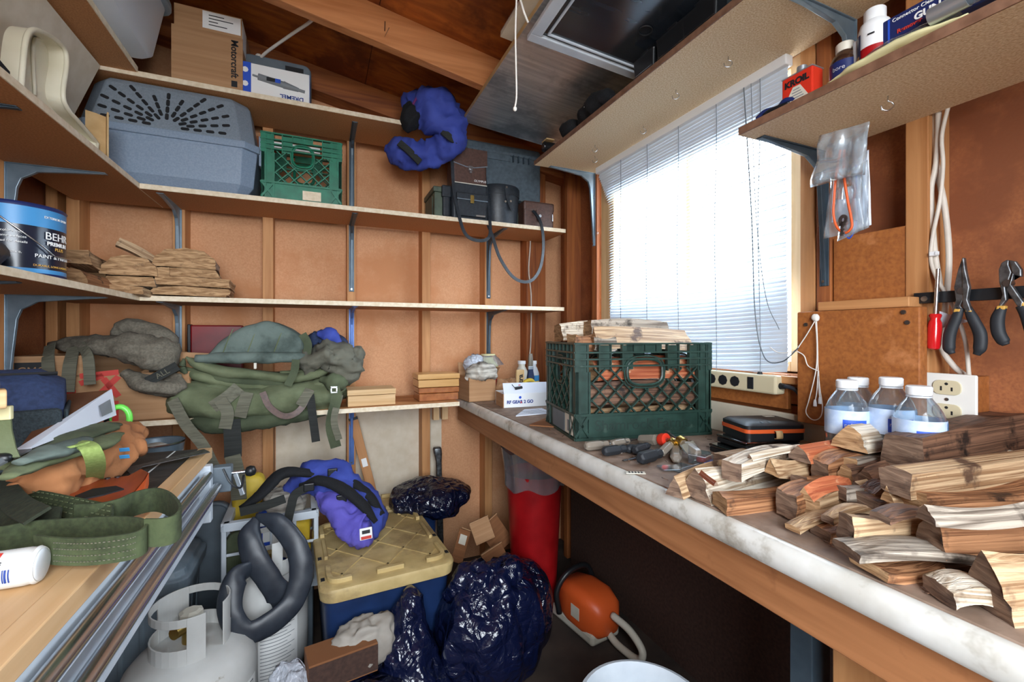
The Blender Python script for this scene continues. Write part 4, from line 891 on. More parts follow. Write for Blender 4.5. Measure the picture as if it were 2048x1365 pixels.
# blocks at left edge
for lab,p,zz in (('pale wooden bar end at the left edge, upper of the two',(-2,778),1.12),('pale wooden bar end at the left edge, lower of the two',(12,797),1.10)):
    A=at(*p,Y=1.02); o=B().loft([[(x,y,z_) for y,z_ in rr(.022,.016,.008)] for x in (-.25,0)]).build('wooden_bar','palepine_x',bev=.002); o.location=A; o.rotation_euler=(0,0,.5); tag(o,lab,'wood bar','wooden bars at the left edge')
sp=thing('yellow_buckle','yellow plate and woven green strap beneath the wooden handles','strap',at(0,826,Y=1.05)); bx('plate','paleyellow',-.06,.018,-.01,.0,-.012,.012,sp,bev=.002); B().ribbon([(0,-.002,-.01),(.002,-.004,-.03),(.01,-.01,-.06),(.02,-.02,-.075)],(.03,0,.0),.004).build('strap','canvasgreen',sp); B().pillow((.01,-.02,-.075),(.016,.01,.009),.8,0,1,0,16,10).build('black_knob','blackplastic',sp,smooth='all')
gp=thing('grey_pail','dented grey metal pail seen behind the bench below the carton','pail',at(310,905,Y=1.92)); B().lathe([(.07,-.07),(.085,.03),(.088,.035)],28,capt=False).build('body','steelgrey',gp,smooth=True); B().lathe([(.086,.03),(.09,.034),(.086,.038)],28,capb=False,capt=False).build('rim','chrome',gp,smooth=True); B().lathe([(.082,.0),(.02,.03)],20,capb=False).build('contents','rag',gp,smooth=True)
bx('stool','darkboard',-.62,-.36,1.80,1.945,.0,.0) if False else None
# ---------------------------------------------------------------- work counter, far end
zc=.9138
bx1=thing('cardboard_box','small open cardboard box stuffed with rags at the far end of the counter','cardboard box',(.715,2.10,zc),.06)
b=B(); b.box(-.07,.07,-.075,-.072,0,.115).box(-.07,.07,.072,.075,0,.12).box(-.07,-.067,-.075,.075,0,.12).box(.067,.07,-.075,.075,0,.12).box(-.07,.07,-.075,.075,0,.003); b.build('body','cardboard',bx1)
b=B(); b.loft([[(.07,y,.115),(.095,y,.16),(.098,y,.16),(.073,y,.115)] for y in (-.07,.07)]); b.build('side_flap','cardboard',bx1); b=B(); b.loft([[(x,.075,.115),(x,.09,.18),(x,.093,.18),(x,.078,.115)] for x in (-.065,.03)]); b.build('back_flap','cardboard',bx1)
rg=thing('rag','bundle of black and white striped rags overflowing the small cardboard box','rag',(.715,2.08,zc+.105)); 
B().sack([(-.07,-.03,.0),(-.04,-.04,.03),(.0,-.05,.04),(.04,-.05,.035),(.075,-.05,.005)],[.012,.035,.042,.035,.012],.018,22,5,26,9).build('striped_cloth','rag',rg,smooth='all'); B().sack([(-.05,.02,.02),(-.03,.02,.07),(.0,.02,.085),(.03,.02,.06)],[.01,.035,.03,.01],.02,26,8,24,8).build('white_cloth','whiteplasticbag',rg,smooth='all')
jar=thing('red_tub','red tub with yellow lid under a torn clear bag, behind the ragged box','tub',(.80,2.17,zc)); B().lathe([(.045,0),(.05,.14)],24).build('body','red',jar,smooth=True); B().lathe([(.052,.14),(.054,.165),(.03,.19),(.028,.205)],24).build('lid','paleyellow',jar,smooth=True)
b=B(); b.loft([[((.04+.035*q+.012*math.sin(5*a+q*3))*math.cos(a),(.04+.035*q+.012*math.sin(4*a))*math.sin(a),.215-.05*q) for a in [2*PI*k/28 for k in range(28)]] for q in (0,.35,.7,1)],False); b.build('torn_bag','zipbag',jar,smooth='all'); B().lathe([(.036,.213),(.038,.218),(.036,.222)],24).build('bag_ring','paleyellow',jar)
rf=thing('radio_box','white tuck box with blue lettering and a printed radio beside the green crate','box',(.855,1.86,zc),-.10)
bx('body','white',-.11,.11,-.07,.07,0,.062,rf,bev=.002); b=B(); b.loft([[(-.11,-.07,.062),(.11,-.07,.062),(.105,-.035,.105),(-.105,-.035,.105)],[(-.11,-.066,.062),(.11,-.066,.062),(.105,-.031,.105),(-.105,-.031,.105)]]); b.build('open_lid','skyblue' if 0 else 'paper',rf); bx('side_flap','cardboard',-.113,-.11,-.07,.05,0,.06,rf)
text('RF GEAR 2 GO',.019,'inkblue',rf,(-.035,-.0706,.024),bold=.0008); B().cyl((-.035,-.0705,.044),(-.035,-.0712,.044),.006,n=14).build('round_emblem','blue',rf); bx('red_mark','printred',-.033,-.028,-.0722,-.0706,.018,.026,rf)
pr=B(); pr.cyl((-.055,-.056,.082),(-.02,-.05,.085),.007).bar((-.055,-.056,.085),(-.068,-.054,.1),.003,.003); pr.build('radio_picture','ink',rf); bx('red_mark','printred',-.035,-.025,-.047,-.044,.094,.097,rf)
for i,(px,lab) in enumerate(((1043,'tall white plastic bottle behind the radio box, left of the brush'),(1068,'white bottle with faint blue label touching the green crate'))):
    t=thing('plastic_bottle',lab,'bottle',(.97+.055*i,2.12-.02*i,zc)); B().lathe([(.03,0),(.033,.01),(.033,.12),(.022,.15),(.018,.155),(.018,.175)],20).build('body','offwhite' if i==0 else 'clearbin',t,smooth=True); B().lathe([(.021,.168),(.021,.185)],20).build('cap','white',t)
    if i: B().lathe([(.0337,.05),(.0337,.11)],20,capb=False,capt=False).build('label_band','skyblue',t,smooth=True)
tn=thing('tan_packet','tan packet with black lettering standing in the radio box corner','packet',at(1040,748,Y=1.93),.1); tn.location.z=zc+.09; bx('body','tan',-.022,.022,-.006,.006,-.02,.065,tn,bev=.004); text('tra',.036,'ink',tn,(.0,-.0068,.022),(PI/2,-PI/2,0),bold=.001)
pb=thing('paint_brush','paint brush standing bristles up with a dark blue handle','brush',(.93,1.93,zc+.065),0); B().loft([[(x*s,y*s,z_) for x,y in rr(.016,.009,.004)] for z_,s in ((0,.9),(.05,1.1),(.085,.75),(.09,.8))]).build('handle','navycloth',pb,smooth=True); bx('ferrule','alu',-.012,.012,-.006,.006,.088,.105,pb,bev=.001); B().loft([[(x*s,y*s,z_) for x,y in rr(.011,.0055,.003)] for z_,s in ((.105,1),(.14,1.05),(.165,.7))]).build('bristles','bristle',pb)
yp=thing('yellow_clip','yellow plastic clip lying in front of the brush handle','clip',(.92,1.905,zc+.08)); B().tube(curve([(-.04,0,.0),(-.03,0,.02),(.0,0,.026),(.02,0,.01),(.04,.0,.012)]),.009,8).build('arm','yellow',yp,smooth='all'); B().pillow((-.01,0,.0),(.02,.012,.01),.8,0,1,0,14,8).build('jaw','yellow',yp,smooth='all')
bg_=thing('brown_paper','crumpled brown paper behind the radio box','paper',(.865,2.05,zc+.05)); B().pillow((0,0,0.0),(.06,.04,.045),.8,.04,18,4,flat=False).build('sheet','cardboard',bg_,smooth='all')
pf=thing('paper_pad','thin white paper pad lying before the radio box','paper',(.79,1.64,zc),.15); b=B(); b.add([(-.09,-.03,0),(.075,-.05,0),(.10,.06,0),(.02,.075,0),(-.09,-.03,.004),(.075,-.05,.004),(.10,.06,.004),(.02,.075,.004)],[(0,3,2,1),(4,5,6,7),(0,1,5,4),(1,2,6,5),(2,3,7,6),(3,0,4,7)]); b.build('sheets','paper',pf)
for i in range(5): bx('print_line','inkgrey',-.02,.07,-.03+.016*i,-.027+.016*i,.004,.0045,pf)
cp=thing('flat_cardboard','torn flat piece of cardboard in front of the green crate','cardboard',(.77,1.42,zc),.25); b=B(); b.prism([(-.09,.02),(-.04,-.06),(.03,-.075),(.05,-.06),(.11,.03),(.04,.08)],0,.004); b.build('sheet','cardboard_dark',cp)
for i in range(3): B().tube([(-.02+.01*i,-.02-.01*i,.006),(.06,.01-.012*i,.008)],.0016,5).build('wire','ink',cp)
# green crate with firewood
gc=milk_crate('dark green dairy crate full of split firewood standing on the counter','x',0,.47,.36,.297,'darkgreen',.052) if False else None
ang=math.atan2(1.052-1.146,1.178-.708)
o0=Vector((.706,1.155,zc)); ex=Vector((math.cos(ang),math.sin(ang),0)); ey=Vector((-math.sin(ang),math.cos(ang),0)); LC,WC,HC=.462,.305,.297
cc=o0+ex*LC/2+ey*WC/2
gc=milk_crate('dark green dairy crate full of split firewood standing on the counter',tuple(cc),ang,LC,WC,HC,'darkgreen',.052)
st=text('Shamrock Farms',.046,'lettergreen',gc,(-.005,-WC/2-.0005+.0035,.042),sx=1.05,th=.0018); st.name='embossed_lettering'
bx('white_sticker','offwhite',-LC/2-.0015,-LC/2-.0005,-.135,-.06,.012,.075,gc); bx('sticker_print','inkgrey',-LC/2-.002,-LC/2-.001,-.115,-.085,.02,.055,gc); bx('worn_label','greyplastic',-LC/2-.0015,-LC/2-.0005,-.055,.07,.01,.07,gc)
def lc_(p): return cc+ex*p[0]+ey*p[1]+Vector((0,0,p[2]))
GW='firewood in the dark green crate'
for lab,a_,b_,w_,h_,m_,s_,sd,ro in (
 ('long pale split log lying foremost across the top of the green crate',(-.14,-.08,.312),(.19,-.08,.302),.11,.07,'split_tan','tri',41,0),
 ('weathered log with a cracked face behind the foremost one in the crate',(-.12,.04,.335),(.16,.04,.332),.12,.07,'split_grey','quad',42,0),
 ('short square block standing at the left rim of the green crate',(-.21,-.06,.30),(-.12,-.06,.30),.06,.05,'split_orange','block',43,0),
 ('short ribbed block next to the square block on the crate rim',(-.155,-.10,.294),(-.08,-.10,.294),.05,.045,'split_grey','block',44,0),
 ('pale split log at the back left of the crate top',(-.2,.11,.33),(.05,.11,.335),.10,.06,'split_white','quad',45,0),
 ('red-brown log seen through the hand hole of the crate',(-.16,-.08,.21),(.18,-.08,.215),.1,.07,'split_red','half',46,0),
 ):
    log('split_log',lab,lc_(a_),lc_(b_),w_,h_,m_,s_,ro,sd,GW)
for i in range(4): log('split_log','split log low inside the dark green crate, seen through its lattice',lc_((-.19,-.10+.066*i,.05)),lc_((.19,-.10+.066*i,.055)),.066,.075,('split_tan','split_orange')[i%2],('half','quad')[i%2],0,50+i,'logs low inside the crate')
for i in range(3): log('split_log','split log midway up inside the dark green crate, seen through its lattice',lc_((-.19,-.09+.085*i,.135)),lc_((.19,-.09+.085*i,.13)),.085,.07,('split_dark','split_tan')[i%2],('quad','half')[i%2],0,56+i,'logs midway up inside the crate')
# screwdrivers
def driver(lab,a,b,m,r,ring=None,shaft=.08,sm='screwsteel',hex_=6):
    """handle from butt a to front b; steel shaft beyond b"""
    a=Vector(a);b=Vector(b);d=(b-a);L=d.length;d.normalize()
    t=thing('screwdriver',lab,'screwdriver',a,0,'screwdrivers before the green crate'); t.rotation_mode='QUATERNION'; t.rotation_quaternion=d.to_track_quat('Z','Y')
    B().lathe([(r*.55,0),(r*.9,.004),(r,.012),(r,L*.62),(r*.72,L*.74),(r*.85,L*.92),(r*.55,L)],hex_ if hex_ else 20).build('handle',m,t,bev=.0015)
    if ring: B().lathe([(r*.98,L*.78),(r*1.05,L*.82),(r*1.05,L*.98),(r*.8,L*1.0)],16).build('coloured_collar',ring,t,smooth=True)
    B().cyl((0,0,L),(0,0,L+shaft),.0032,n=8).build('shaft',sm,t)
    bx('tip',sm,-.0035,.0035,-.001,.001,L+shaft,L+shaft+.006,t); return t
def sp(x,y,z_=.928): return at(x,y,Z=z_)
for lab,p,q,m,r,ring,sh in (
 ('long clear handled screwdriver leftmost before the crate',(1170,893),(1217,888),'handleclear',.0135,None,.06),
 ('second clear handled screwdriver from the left before the crate',(1222,889),(1258,882),'handleclear',.0125,None,.05),
 ('clear handled screwdriver with red collar',(1280,880),(1334,880),'handleclear',.0165,'tin_red',.02),
 ('black handled screwdriver pointing right, nearest the counter edge at left',(1206,904),(1252,897),'gripblack',.0135,None,.04),
 ('short black handled screwdriver in the middle of the row',(1254,900),(1268,895),'gripblack',.012,None,.05),
 ('black knobbed screwdriver lying between the clear ones',(1268,902),(1296,892),'gripblack',.0135,None,.05),
 ('thick black screwdriver nearest the viewer',(1278,918),(1322,906),'gripblack',.016,None,.03),
 ('yellowish clear screwdriver with olive collar, pointing up right',(1322,908),(1346,884),'handleclear',.0125,'brass',.02),
 ('clear fluted screwdriver standing butt first toward the viewer',(1352,918),(1352,884),'handleclear',.0145,None,.03),
 ('nut driver with yellow collar and exposed steel shaft',(1398,912),(1358,882),'handleclear',.0155,'brass',.055)):
    a=sp(*p,z_=zc+r+.001); b=sp(*q,z_=zc+r+.001+(.02 if 'collar' in lab else 0)); driver(lab,a,b,m,r,ring,sh)
o=bx('small_chisel','screwsteel',-.03,.03,-.004,.004,-.001,.001,bev=.0005); o.location=sp(1262,918,zc+.003); o.rotation_euler=(0,0,.2); tag(o,'small flat steel blade lying before the black screwdriver','blade')
pl=thing('plastic_case','small clear plastic case with red and blue bits inside','case',sp(1405,925,zc),.35); bx('tray','clearplastic',-.035,.035,-.022,.022,0,.022,pl,bev=.003); b=B(); b.loft([[(x,.022,.022),(x,.04,.042),(x,.043,.041),(x,.025,.021)] for x in (-.035,.035)]); b.build('open_lid','clearplastic',pl)
B().pillow((.003,-.002,.009),(.024,.013,.008),.6,.004,60,2,16,10).build('red_bits','red',pl,smooth='all'); bx('blue_bit','blue',-.025,.015,-.02,-.014,.002,.007,pl,bev=.001)
o=thing('clear_lid','loose clear plastic lid beside the case of red bits','lid',sp(1362,937,zc),.2); bx('plate','clearplastic',-.036,.036,-.024,.024,.0,.003,o,bev=.001); bx('rim','clearplastic',-.036,.036,-.026,-.022,0,.012,o,bev=.001)
o=thing('clear_lid','second clear lid half under the loose lid, nearer the counter edge','lid',sp(1340,940,zc),-.3); bx('plate','clearplastic',-.025,.025,-.02,.02,.0031,.006,o,bev=.001)
sk=thing('rolled_tag','small white printed tag at the worn counter edge','tag',sp(1271,947,zc),-.5); bx('tag','offwhite',-.022,.022,-.008,.008,0,.002,sk,bev=.0005); 
for i in range(5): bx('print_line','ink',-.016+.007*i,-.012+.007*i,-.005,.005,.002,.0024,sk)
dj=B(); rnd=random.Random(5)
for i in range(240):
    x=rnd.uniform(.69,1.16); y=rnd.uniform(.25,1.35); l=rnd.uniform(.004,.016); a=rnd.uniform(0,PI); dj.bar((x,y,zc+.001),(x+l*math.cos(a),y+l*math.sin(a),zc+.0015+rnd.random()*.003),rnd.uniform(.001,.004),.0012)
o=dj.build('wood_crumbs','split_dark',kind='stuff'); tag(o,'scattered bark crumbs and splinters over the counter top','debris')
# black case on flat boxes
q0=at(1535,880,Z=zc)
for lab,dx,dy,zz,rz_ in (('flat black case at the bottom left under the orange-banded case',-.045,.02,0,.25),('flat black case at the bottom right with clear lid, under the orange-banded case',.03,-.03,0.0,.02),('flat clear-lidded case uppermost of the three under the orange-banded case',-.02,.015,.0165,.12)):
    t=thing('flat_case',lab,'case',(1.115+dx,.835+dy,zc+zz*1.35),rz_-.3,'flat cases under the orange-banded case'); t.scale=(1.5,1.25,1.3); bx('tray','blackplastic',-.055,.055,-.045,.045,0,.010,t,bev=.002); bx('clear_lid','smokeplastic',-.056,.056,-.046,.046,.0105,.016,t,bev=.002)
    for i in range(6): bx('bit','screwsteel',-.045+.015*i,-.036+.015*i,-.035,.03,.009,.0125,t)
oc=thing('orange_banded_case','black hard case with orange band and tan pull tab on the flat cases','case',(1.12,.855,zc+.040),-.32); oc.scale=(1.1,1.05,1.1)
for nm,m,z0,z1,ins in (('lower_shell','blackplastic',0,.022,0),('orange_band','orange',.0205,.0295,-.0015),('upper_shell','blackplastic',.028,.044,0)):
    B().loft([[(x,y,z_) for x,y in rr(.075-ins-e,.058-ins-e,.012)] for z_,e in ((z0,.004 if nm=='lower_shell' else 0),(z0+.003,0),(z1-.006,0),(z1,.008 if nm=='upper_shell' else 0))]).build(nm,m,oc,smooth=True)
B().ribbon(curve([(.0,-.059,.026),(-.002,-.07,.026),(-.002,-.072,.012),(.0,-.061,.008)]),(.016,0,0),.002).build('pull_tab','tan',oc,smooth='all'); bx('corner_label','offwhite',.03,.055,.03,.045,.044,.0445,oc)
for x in (-.03,-.01): bx('ridge','greyplastic',x-.002,x+.002,-.05,-.04,.042,.0455,oc)
# water bottles
for lab,px,py,X_,h_ in (('water bottle with blue label nearest the counter edge, left of the four',1694,760,1.02,.0),('water bottle half hidden behind the nearest bottle at left',1716,755,1.10,0),('third water bottle from the left with white and blue label',1782,755,1.06,0),('rightmost water bottle in front of the wall outlet',1838,772,1.03,0)):
    p=at(px,py,X=X_); t=thing('water_bottle',lab,'bottle',(p.x,p.y,zc),0,'water bottles on the counter'); H=p.z-zc
    pr=[(.030,0),(.037,.008)]+[(.0385-.0015*(i%2),.016+.01*i) for i in range(int((H-.085)/.01))]+[(.0385,H-.066),(.037,H-.056),(.033,H-.045),(.027,H-.034),(.021,H-.026),(.0175,H-.02),(.0165,H-.012)]
    B().lathe(pr,26,capt=False).build('bottle','clearplastic',t,smooth='all'); B().lathe([(.0185,H-.017),(.0195,H-.014),(.0195,H-.002),(.0175,H)],26).build('cap','white',t,smooth=True); B().lathe([(.019,H-.021),(.019,H-.018)],20).build('collar','clearbin',t)
    t0=bpy.data.objects
    dz=H-.061-.108; RL=.0392
    B().lathe([(RL,.058+dz),(RL,.108+dz)],26,capb=False,capt=False).build('label_band','bottlelabel',t,smooth=True); b=B(); R=[]
    aa=-2.2
    for a0,a1,z0,z1,mm in ((aa-.6,aa+.5,.064,.09,'blue'),(aa+.8,aa+2,.066,.104,'skyblue')):
        B().loft([[((RL+.0004)*math.cos(a0+(a1-a0)*k/10),(RL+.0004)*math.sin(a0+(a1-a0)*k/10),z_+dz) for k in range(11)] for z_ in (z0,z1)],False,closed=False).build('label_print',mm,t)
    tx=text('refreshe',.0115,'printwhite',t,(0,0,0))
    for v in tx.data.vertices: th_=aa-.05+v.co.x/RL; v.co=Vector(((RL+.0008)*math.cos(th_),(RL+.0008)*math.sin(th_),.079+dz+v.co.y))
    tx.matrix_basis=Matrix()
    B().lathe([(.029,.0035),(.0355,.008),(.0355,.05)],20).build('water','clearplastic',t,smooth='all')
# ---------------------------------------------------------------- firewood heap on the counter
GP='split firewood heaped on the counter'
def hp(lab,p,q,za,zb_,w_,h_,m,s,sd,roll=0,ta=1):
    w_*=.74
    log('split_log',lab,at(*p,Z=zc+za),at(*q,Z=zc+zb_),w_,h_,m,s,roll,200+sd,GP,ta,end=('split_end2','split_end')[sd%3==0])
hp('small split stick leftmost in the heap, its dark end over the counter edge',(1350,975),(1470,935),.022,.022,.05,.04,'split_tan','tri',1)
hp('bright wedge with a pointed dark end, second from the left of the heap',(1392,970),(1600,918),.03,.034,.085,.06,'split_white','wedge',2)
hp('orange split stick with a torn splinter, third from the left in front',(1440,1004),(1640,978),.018,.02,.06,.034,'split_orange','slab',3)
hp('squared whitish block lying on the third stick',(1462,943),(1600,910),.06,.06,.05,.038,'split_white','block',4)
hp('flat thin slab at the far left edge of the heap by the bit case',(1440,918),(1680,880),.016,.018,.06,.022,'split_tan','quad',5)
hp('pointed triangular wedge right of the squared block',(1543,935),(1665,915),.065,.065,.045,.032,'split_tan','tri',6)
hp('red tinted split stick bridging the middle of the heap',(1598,908),(1770,880),.085,.09,.055,.032,'split_red','wedge',7)
hp('grey-ended square block under the red tinted stick',(1640,942),(1720,925),.06,.065,.05,.036,'split_orange','block',8)
hp('dark knobbly branch piece in the hollow of the heap',(1690,950),(1790,930),.06,.07,.04,.04,'split_dark','half',9)
hp('orange wedge facing the viewer below the grey-ended block',(1598,972),(1690,955),.04,.045,.045,.04,'split_orange','quad',10)
hp('stout squared block at the foot of the heap, left one of the pair',(1572,1010),(1660,985),.026,.028,.055,.045,'split_orange','block',11)
hp('stout squared block at the foot of the heap, right one of the pair',(1615,1018),(1700,990),.024,.026,.052,.04,'split_tan','block',12)
hp('flat leaning piece right of the pair of blocks',(1668,1000),(1760,985),.03,.03,.045,.035,'split_orange','tri',13,.3)
hp('long grey splinter in the dark middle gap',(1680,985),(1800,965),.05,.055,.04,.022,'split_grey','quad',14)
hp('thin curled flake of wood lying on the counter before the heap',(1585,1058),(1700,1030),.01,.02,.035,.01,'split_tan','slab',15)
hp('low red-brown scrap beneath the curled flake',(1640,1066),(1760,1050),.008,.01,.05,.018,'split_orange','slab',16)
hp('bright slab with ribbed pale face right of the curled flake',(1692,1058),(1880,1040),.045,.05,.042,.045,'split_tan','quad',17)
hp('large frosty topped log crowning the heap behind the bottles',(1698,876),(1962,836),.118,.122,.085,.05,'split_white','wedge',18,0)
hp('huge dark split log running off the right edge, uppermost',(1805,912),(2120,850),.105,.115,.095,.075,'split_dark','quad',19)
hp('long tan log under the huge dark one at the right',(1790,962),(2120,915),.095,.1,.06,.045,'split_tan','slab',20)
hp('dark shadowed plank third from the top at the right',(1815,1003),(2120,985),.065,.07,.085,.04,'split_orange','quad',21)
hp('broad log with a black charred patch at the right',(1862,1062),(2130,1050),.06,.06,.06,.06,'split_orange','wedge',22)
hp('pale curved slab swooping under the charred log',(1690,1100),(1990,1120),.03,.022,.07,.014,'split_grey','slab',23)
hp('flat diamond shaped offcut lying on the counter at right',(1735,1135),(1850,1120),.012,.012,.07,.014,'split_orange','slab',24)
hp('big pale split log lowest at the right edge',(1975,1165),(2160,1150),.035,.04,.075,.075,'split_tan','wedge',25)
hp('small white streaked offcut beneath the lowest log',(1875,1180),(1990,1190),.012,.012,.06,.022,'split_white','slab',26)
hp('orange chunk in the very bottom right corner of the heap',(2035,1200),(2120,1195),.018,.02,.05,.03,'split_orange','block',27)
for lab,p,q,za,w_,h_,m,sh in (('thin pale sliver on top of the squared whitish block',(1500,915),(1600,895),.085,.02,.012,'split_white','tri'),
 ('narrow orange splinter lying across the second wedge',(1402,945),(1432,968),.072,.012,.008,'split_red','tri'),
 ('grey stick end poking out right of the grey-ended block',(1700,930),(1790,915),.075,.035,.028,'split_grey','quad'),
 ('small dark cube of wood under the grey splinter',(1735,1000),(1790,990),.04,.035,.03,'split_dark','block'),
 ('reddish stick between the orange wedge and the pair of blocks',(1610,988),(1700,970),.05,.035,.022,'split_red','tri'),
 ('thin strip leaning at the front of the bright ribbed slab',(1655,1040),(1735,1020),.035,.025,.012,'split_tan','slab'),
 ('short pale stick end below the knobbly branch',(1712,975),(1800,958),.05,.035,.022,'split_tan','wedge'),
 ('flat bark chip resting on the ribbed slab',(1760,1035),(1850,1025),.075,.04,.010,'split_dark','slab'),
 ('slim split stick along the front of the long tan log',(1775,990),(2000,968),.07,.03,.025,'split_tan','tri'),
 ('weathered narrow stick on top of the charred log',(1850,1028),(2100,1010),.098,.035,.022,'split_grey','wedge')):
    hp(lab,p,q,za,za+.003,w_,h_,m,sh,len(lab)+int(p[0]))
HID=('dark slab under the charred log, deep in the heap','dark stick deep in the heap behind the knobbly branch','tan stick wedged under the uppermost dark log','dark stick between the charred log and the curved slab','orange stick hidden under the frosty topped log','dark slab behind the grey-ended block in the heap')
for i,(p,q,za,m) in enumerate((((1720,1015),(1900,1000),.03,'split_dark'),((1730,965),(1880,945),.055,'split_dark'),((1760,920),(1900,895),.07,'split_tan'),((1830,1090),(2050,1080),.02,'split_dark'),((1720,910),(1860,885),.05,'split_orange'),((1650,975),(1800,950),.02,'split_dark'))):
    hp(HID[i],p,q,za,za,.08,.05,m,('slab','wedge')[i%2],40+i)
# ---------------------------------------------------------------- floor, left to right
def tanklike(t,R,H,m='tank',n=40):
    pr=[(R*.70,.0),(R*.70,.03),(R*.62,.032),(R*.8,.045),(R*.93,.07),(R,.115),(R,H*.60),(R*.985,H*.64),(R*.93,H*.70),(R*.8,H*.755),(R*.6,H*.79),(R*.35,H*.81),(R*.12,H*.815)]
    B().lathe(pr,n).build('body',m,t,smooth=True)
    B().lathe([(R*1.004,H*.36),(R*1.004,H*.37)],n,capb=False,capt=False).build('weld_seam',m,t)
def collar(t,R,z0,z1,m='tank',gap=(.6,1.1),th=.004):
    """guard ring with grip windows and an opening toward angle gap"""
    b=B(); N=60; zc0=z0+(z1-z0)*.42; zc1=z1-(z1-z0)*.16
    def seg(a0,a1,q0,q1):
        R_=[[((R+d)*math.cos(a),(R+d)*math.sin(a),z) for d,z in ((0,q0),(th,q0),(th,q1),(0,q1))] for a in [a0+(a1-a0)*k/10 for k in range(11)]]
        b.loft(R_)
    a=gap[1]; end=gap[0]+2*PI; W=(end-a); wins=[(a+W*.08,a+W*.40),(a+W*.56,a+W*.92)]; cur=a
    for w0,w1 in wins:
        seg(cur,w0,z0,z1); seg(w0,w1,z0,zc0); seg(w0,w1,zc1,z1); cur=w1
    seg(cur,end,z0,z1); return b.build('collar',m,t,bev=.0012)
p=at(362,1290,Z=.345)
pt=thing('propane_tank','white propane tank with open guard collar at the bottom left','propane tank',(-.338,1.53,0),0)
RT=.165; tanklike(pt,RT,.445); collar(pt,.092,.335,.475,gap=(-1.0,-.45))
b=B(); b.cyl((0,0,.36),(0,0,.40),.022).cyl((0,0,.40),(0,0,.43),.014).cyl((0,0,.41),(-.03,-.045,.415),.016); b.build('valve','brass',pt,smooth=True); B().lathe([(.026,.428),(.03,.432),(.03,.445),(.02,.45)],8).build('hand_wheel','offwhite',pt)
def ontank(t,name,m,R,a0,a1,z0,z1,o=.0015):
    return B().loft([[((R+o)*math.cos(a0+(a1-a0)*k/10),(R+o)*math.sin(a0+(a1-a0)*k/10),z) for k in range(11)] for z in (z0,z1)],False,closed=False).build(name,m,t)
ontank(pt,'warning_label','printwhite',RT,-.75,-.2,.07,.25); 
for i in range(7): ontank(pt,'print_line','inkgrey',RT,-.66,-.35,.225-.02*i,.229-.02*i,.0022)
for a0,a1,z0,z1 in ((-.7,-.3,.238,.241),(-.7,-.3,.08,.083),(-.7,-.69,.08,.24),(-.31,-.3,.08,.24)): ontank(pt,'label_border','ink',RT,a0,a1,z0,z1,.0022)
ontank(pt,'red_mark','printred',RT,-.6,-.52,.2,.215,.0026)
wt=thing('gas_cylinder','white round cylinder with red diamond label, under the black inner tube','gas cylinder',(-.165,1.80,0),0)
R2=.125; tanklike(wt,R2,.50,'tank'); collar(wt,.08,.40,.52,gap=(-2.4,-1.4)); b=B(); b.cyl((0,0,.40),(0,0,.46),.018); b.build('valve','brass',wt,smooth=True)
ontank(wt,'instruction_label','printwhite',R2,-1.75,-.75,.06,.29)
for i in range(16): ontank(wt,'print_line','inkgrey',R2,-1.7,-.85-.1*(i%3),.255-.0115*i,.2572-.0115*i,.0024)
ontank(wt,'red_diamond','printred',R2,-1.18,-1.02,.262,.288,.0026); ontank(wt,'black_square','ink',R2,-2.02,-1.88,.135,.155,.0026); ontank(wt,'text_block','printred',R2,-1.62,-1.3,.262,.268,.0026)
# inner tube folded over cylinder
it=thing('inner_tube','flat black rubber inner tube looped over the white cylinder','inner tube',(0,0,0))
P=[at(x,y,Y=Y_) for x,y,Y_ in ((514,1036,1.70),(499,1075,1.67),(512,1122,1.645),(542,1165,1.635),(560,1195,1.635),(556,1222,1.63))]
B().sack(P,[.014,.034,.037,.036,.038,.016],.003,9,2,22,9,asp=.42,up=(0,1,0)).build('inner_loop','blackrubber',it,smooth='all')
P=[at(x,y,Y=Y_) for x,y,Y_ in ((512,1034,1.70),(555,1048,1.67),(593,1095,1.63),(603,1150,1.605),(585,1205,1.585),(540,1248,1.565),(492,1266,1.555),(464,1238,1.56),(460,1195,1.58),(478,1152,1.61),(515,1134,1.66))]
B().sack(P,[.012,.031,.034,.036,.035,.036,.034,.033,.033,.033,.022],.003,9,5,22,9,asp=.42,up=(0,1,0)).build('outer_loop','blackrubber',it,smooth='all')
# white lattice crate
o=bx('plastic_box','greyplastic',-.15,.15,-.16,.16,0,.255,bev=.01); o.location=(-.175,2.07,0); tag(o,'dark grey box carrying the white lattice crate','box')
wc=thing('white_crate','white open lattice plastic crate of packets behind the cylinders','crate',(-.172,2.07,.256),.03)
L_,W_,H_=.31,.35,.295; wm='whitepaint'
def latwall(L,H):
    b=B(); n=4; b.box(-L/2,L/2,-.008,.02,H-.03,H).box(-L/2,L/2,-.004,.006,0,.03)
    for i in range(n+1):
        x=-L/2+L*i/n; b.box(x-.006,x+.006,-.004,.010,.0,H-.01)
    for q in (.3,.6): b.box(-L/2,L/2,-.002,.006,q*H-.005,q*H+.005)
    return b
for nm,l,lo,ro in (('long_wall',L_,(0,-W_/2,0),0),('long_wall',L_,(0,W_/2,0),PI),('short_wall',W_,(-L_/2,0,0),-PI/2),('short_wall',W_,(L_/2,0,0),PI/2)):
    latwall(l,H_).build(nm,wm,wc,lo,(0,0,ro),bev=.002)
bx('base','whitepaint',-L_/2,L_/2,-W_/2,W_/2,0,.006,wc)
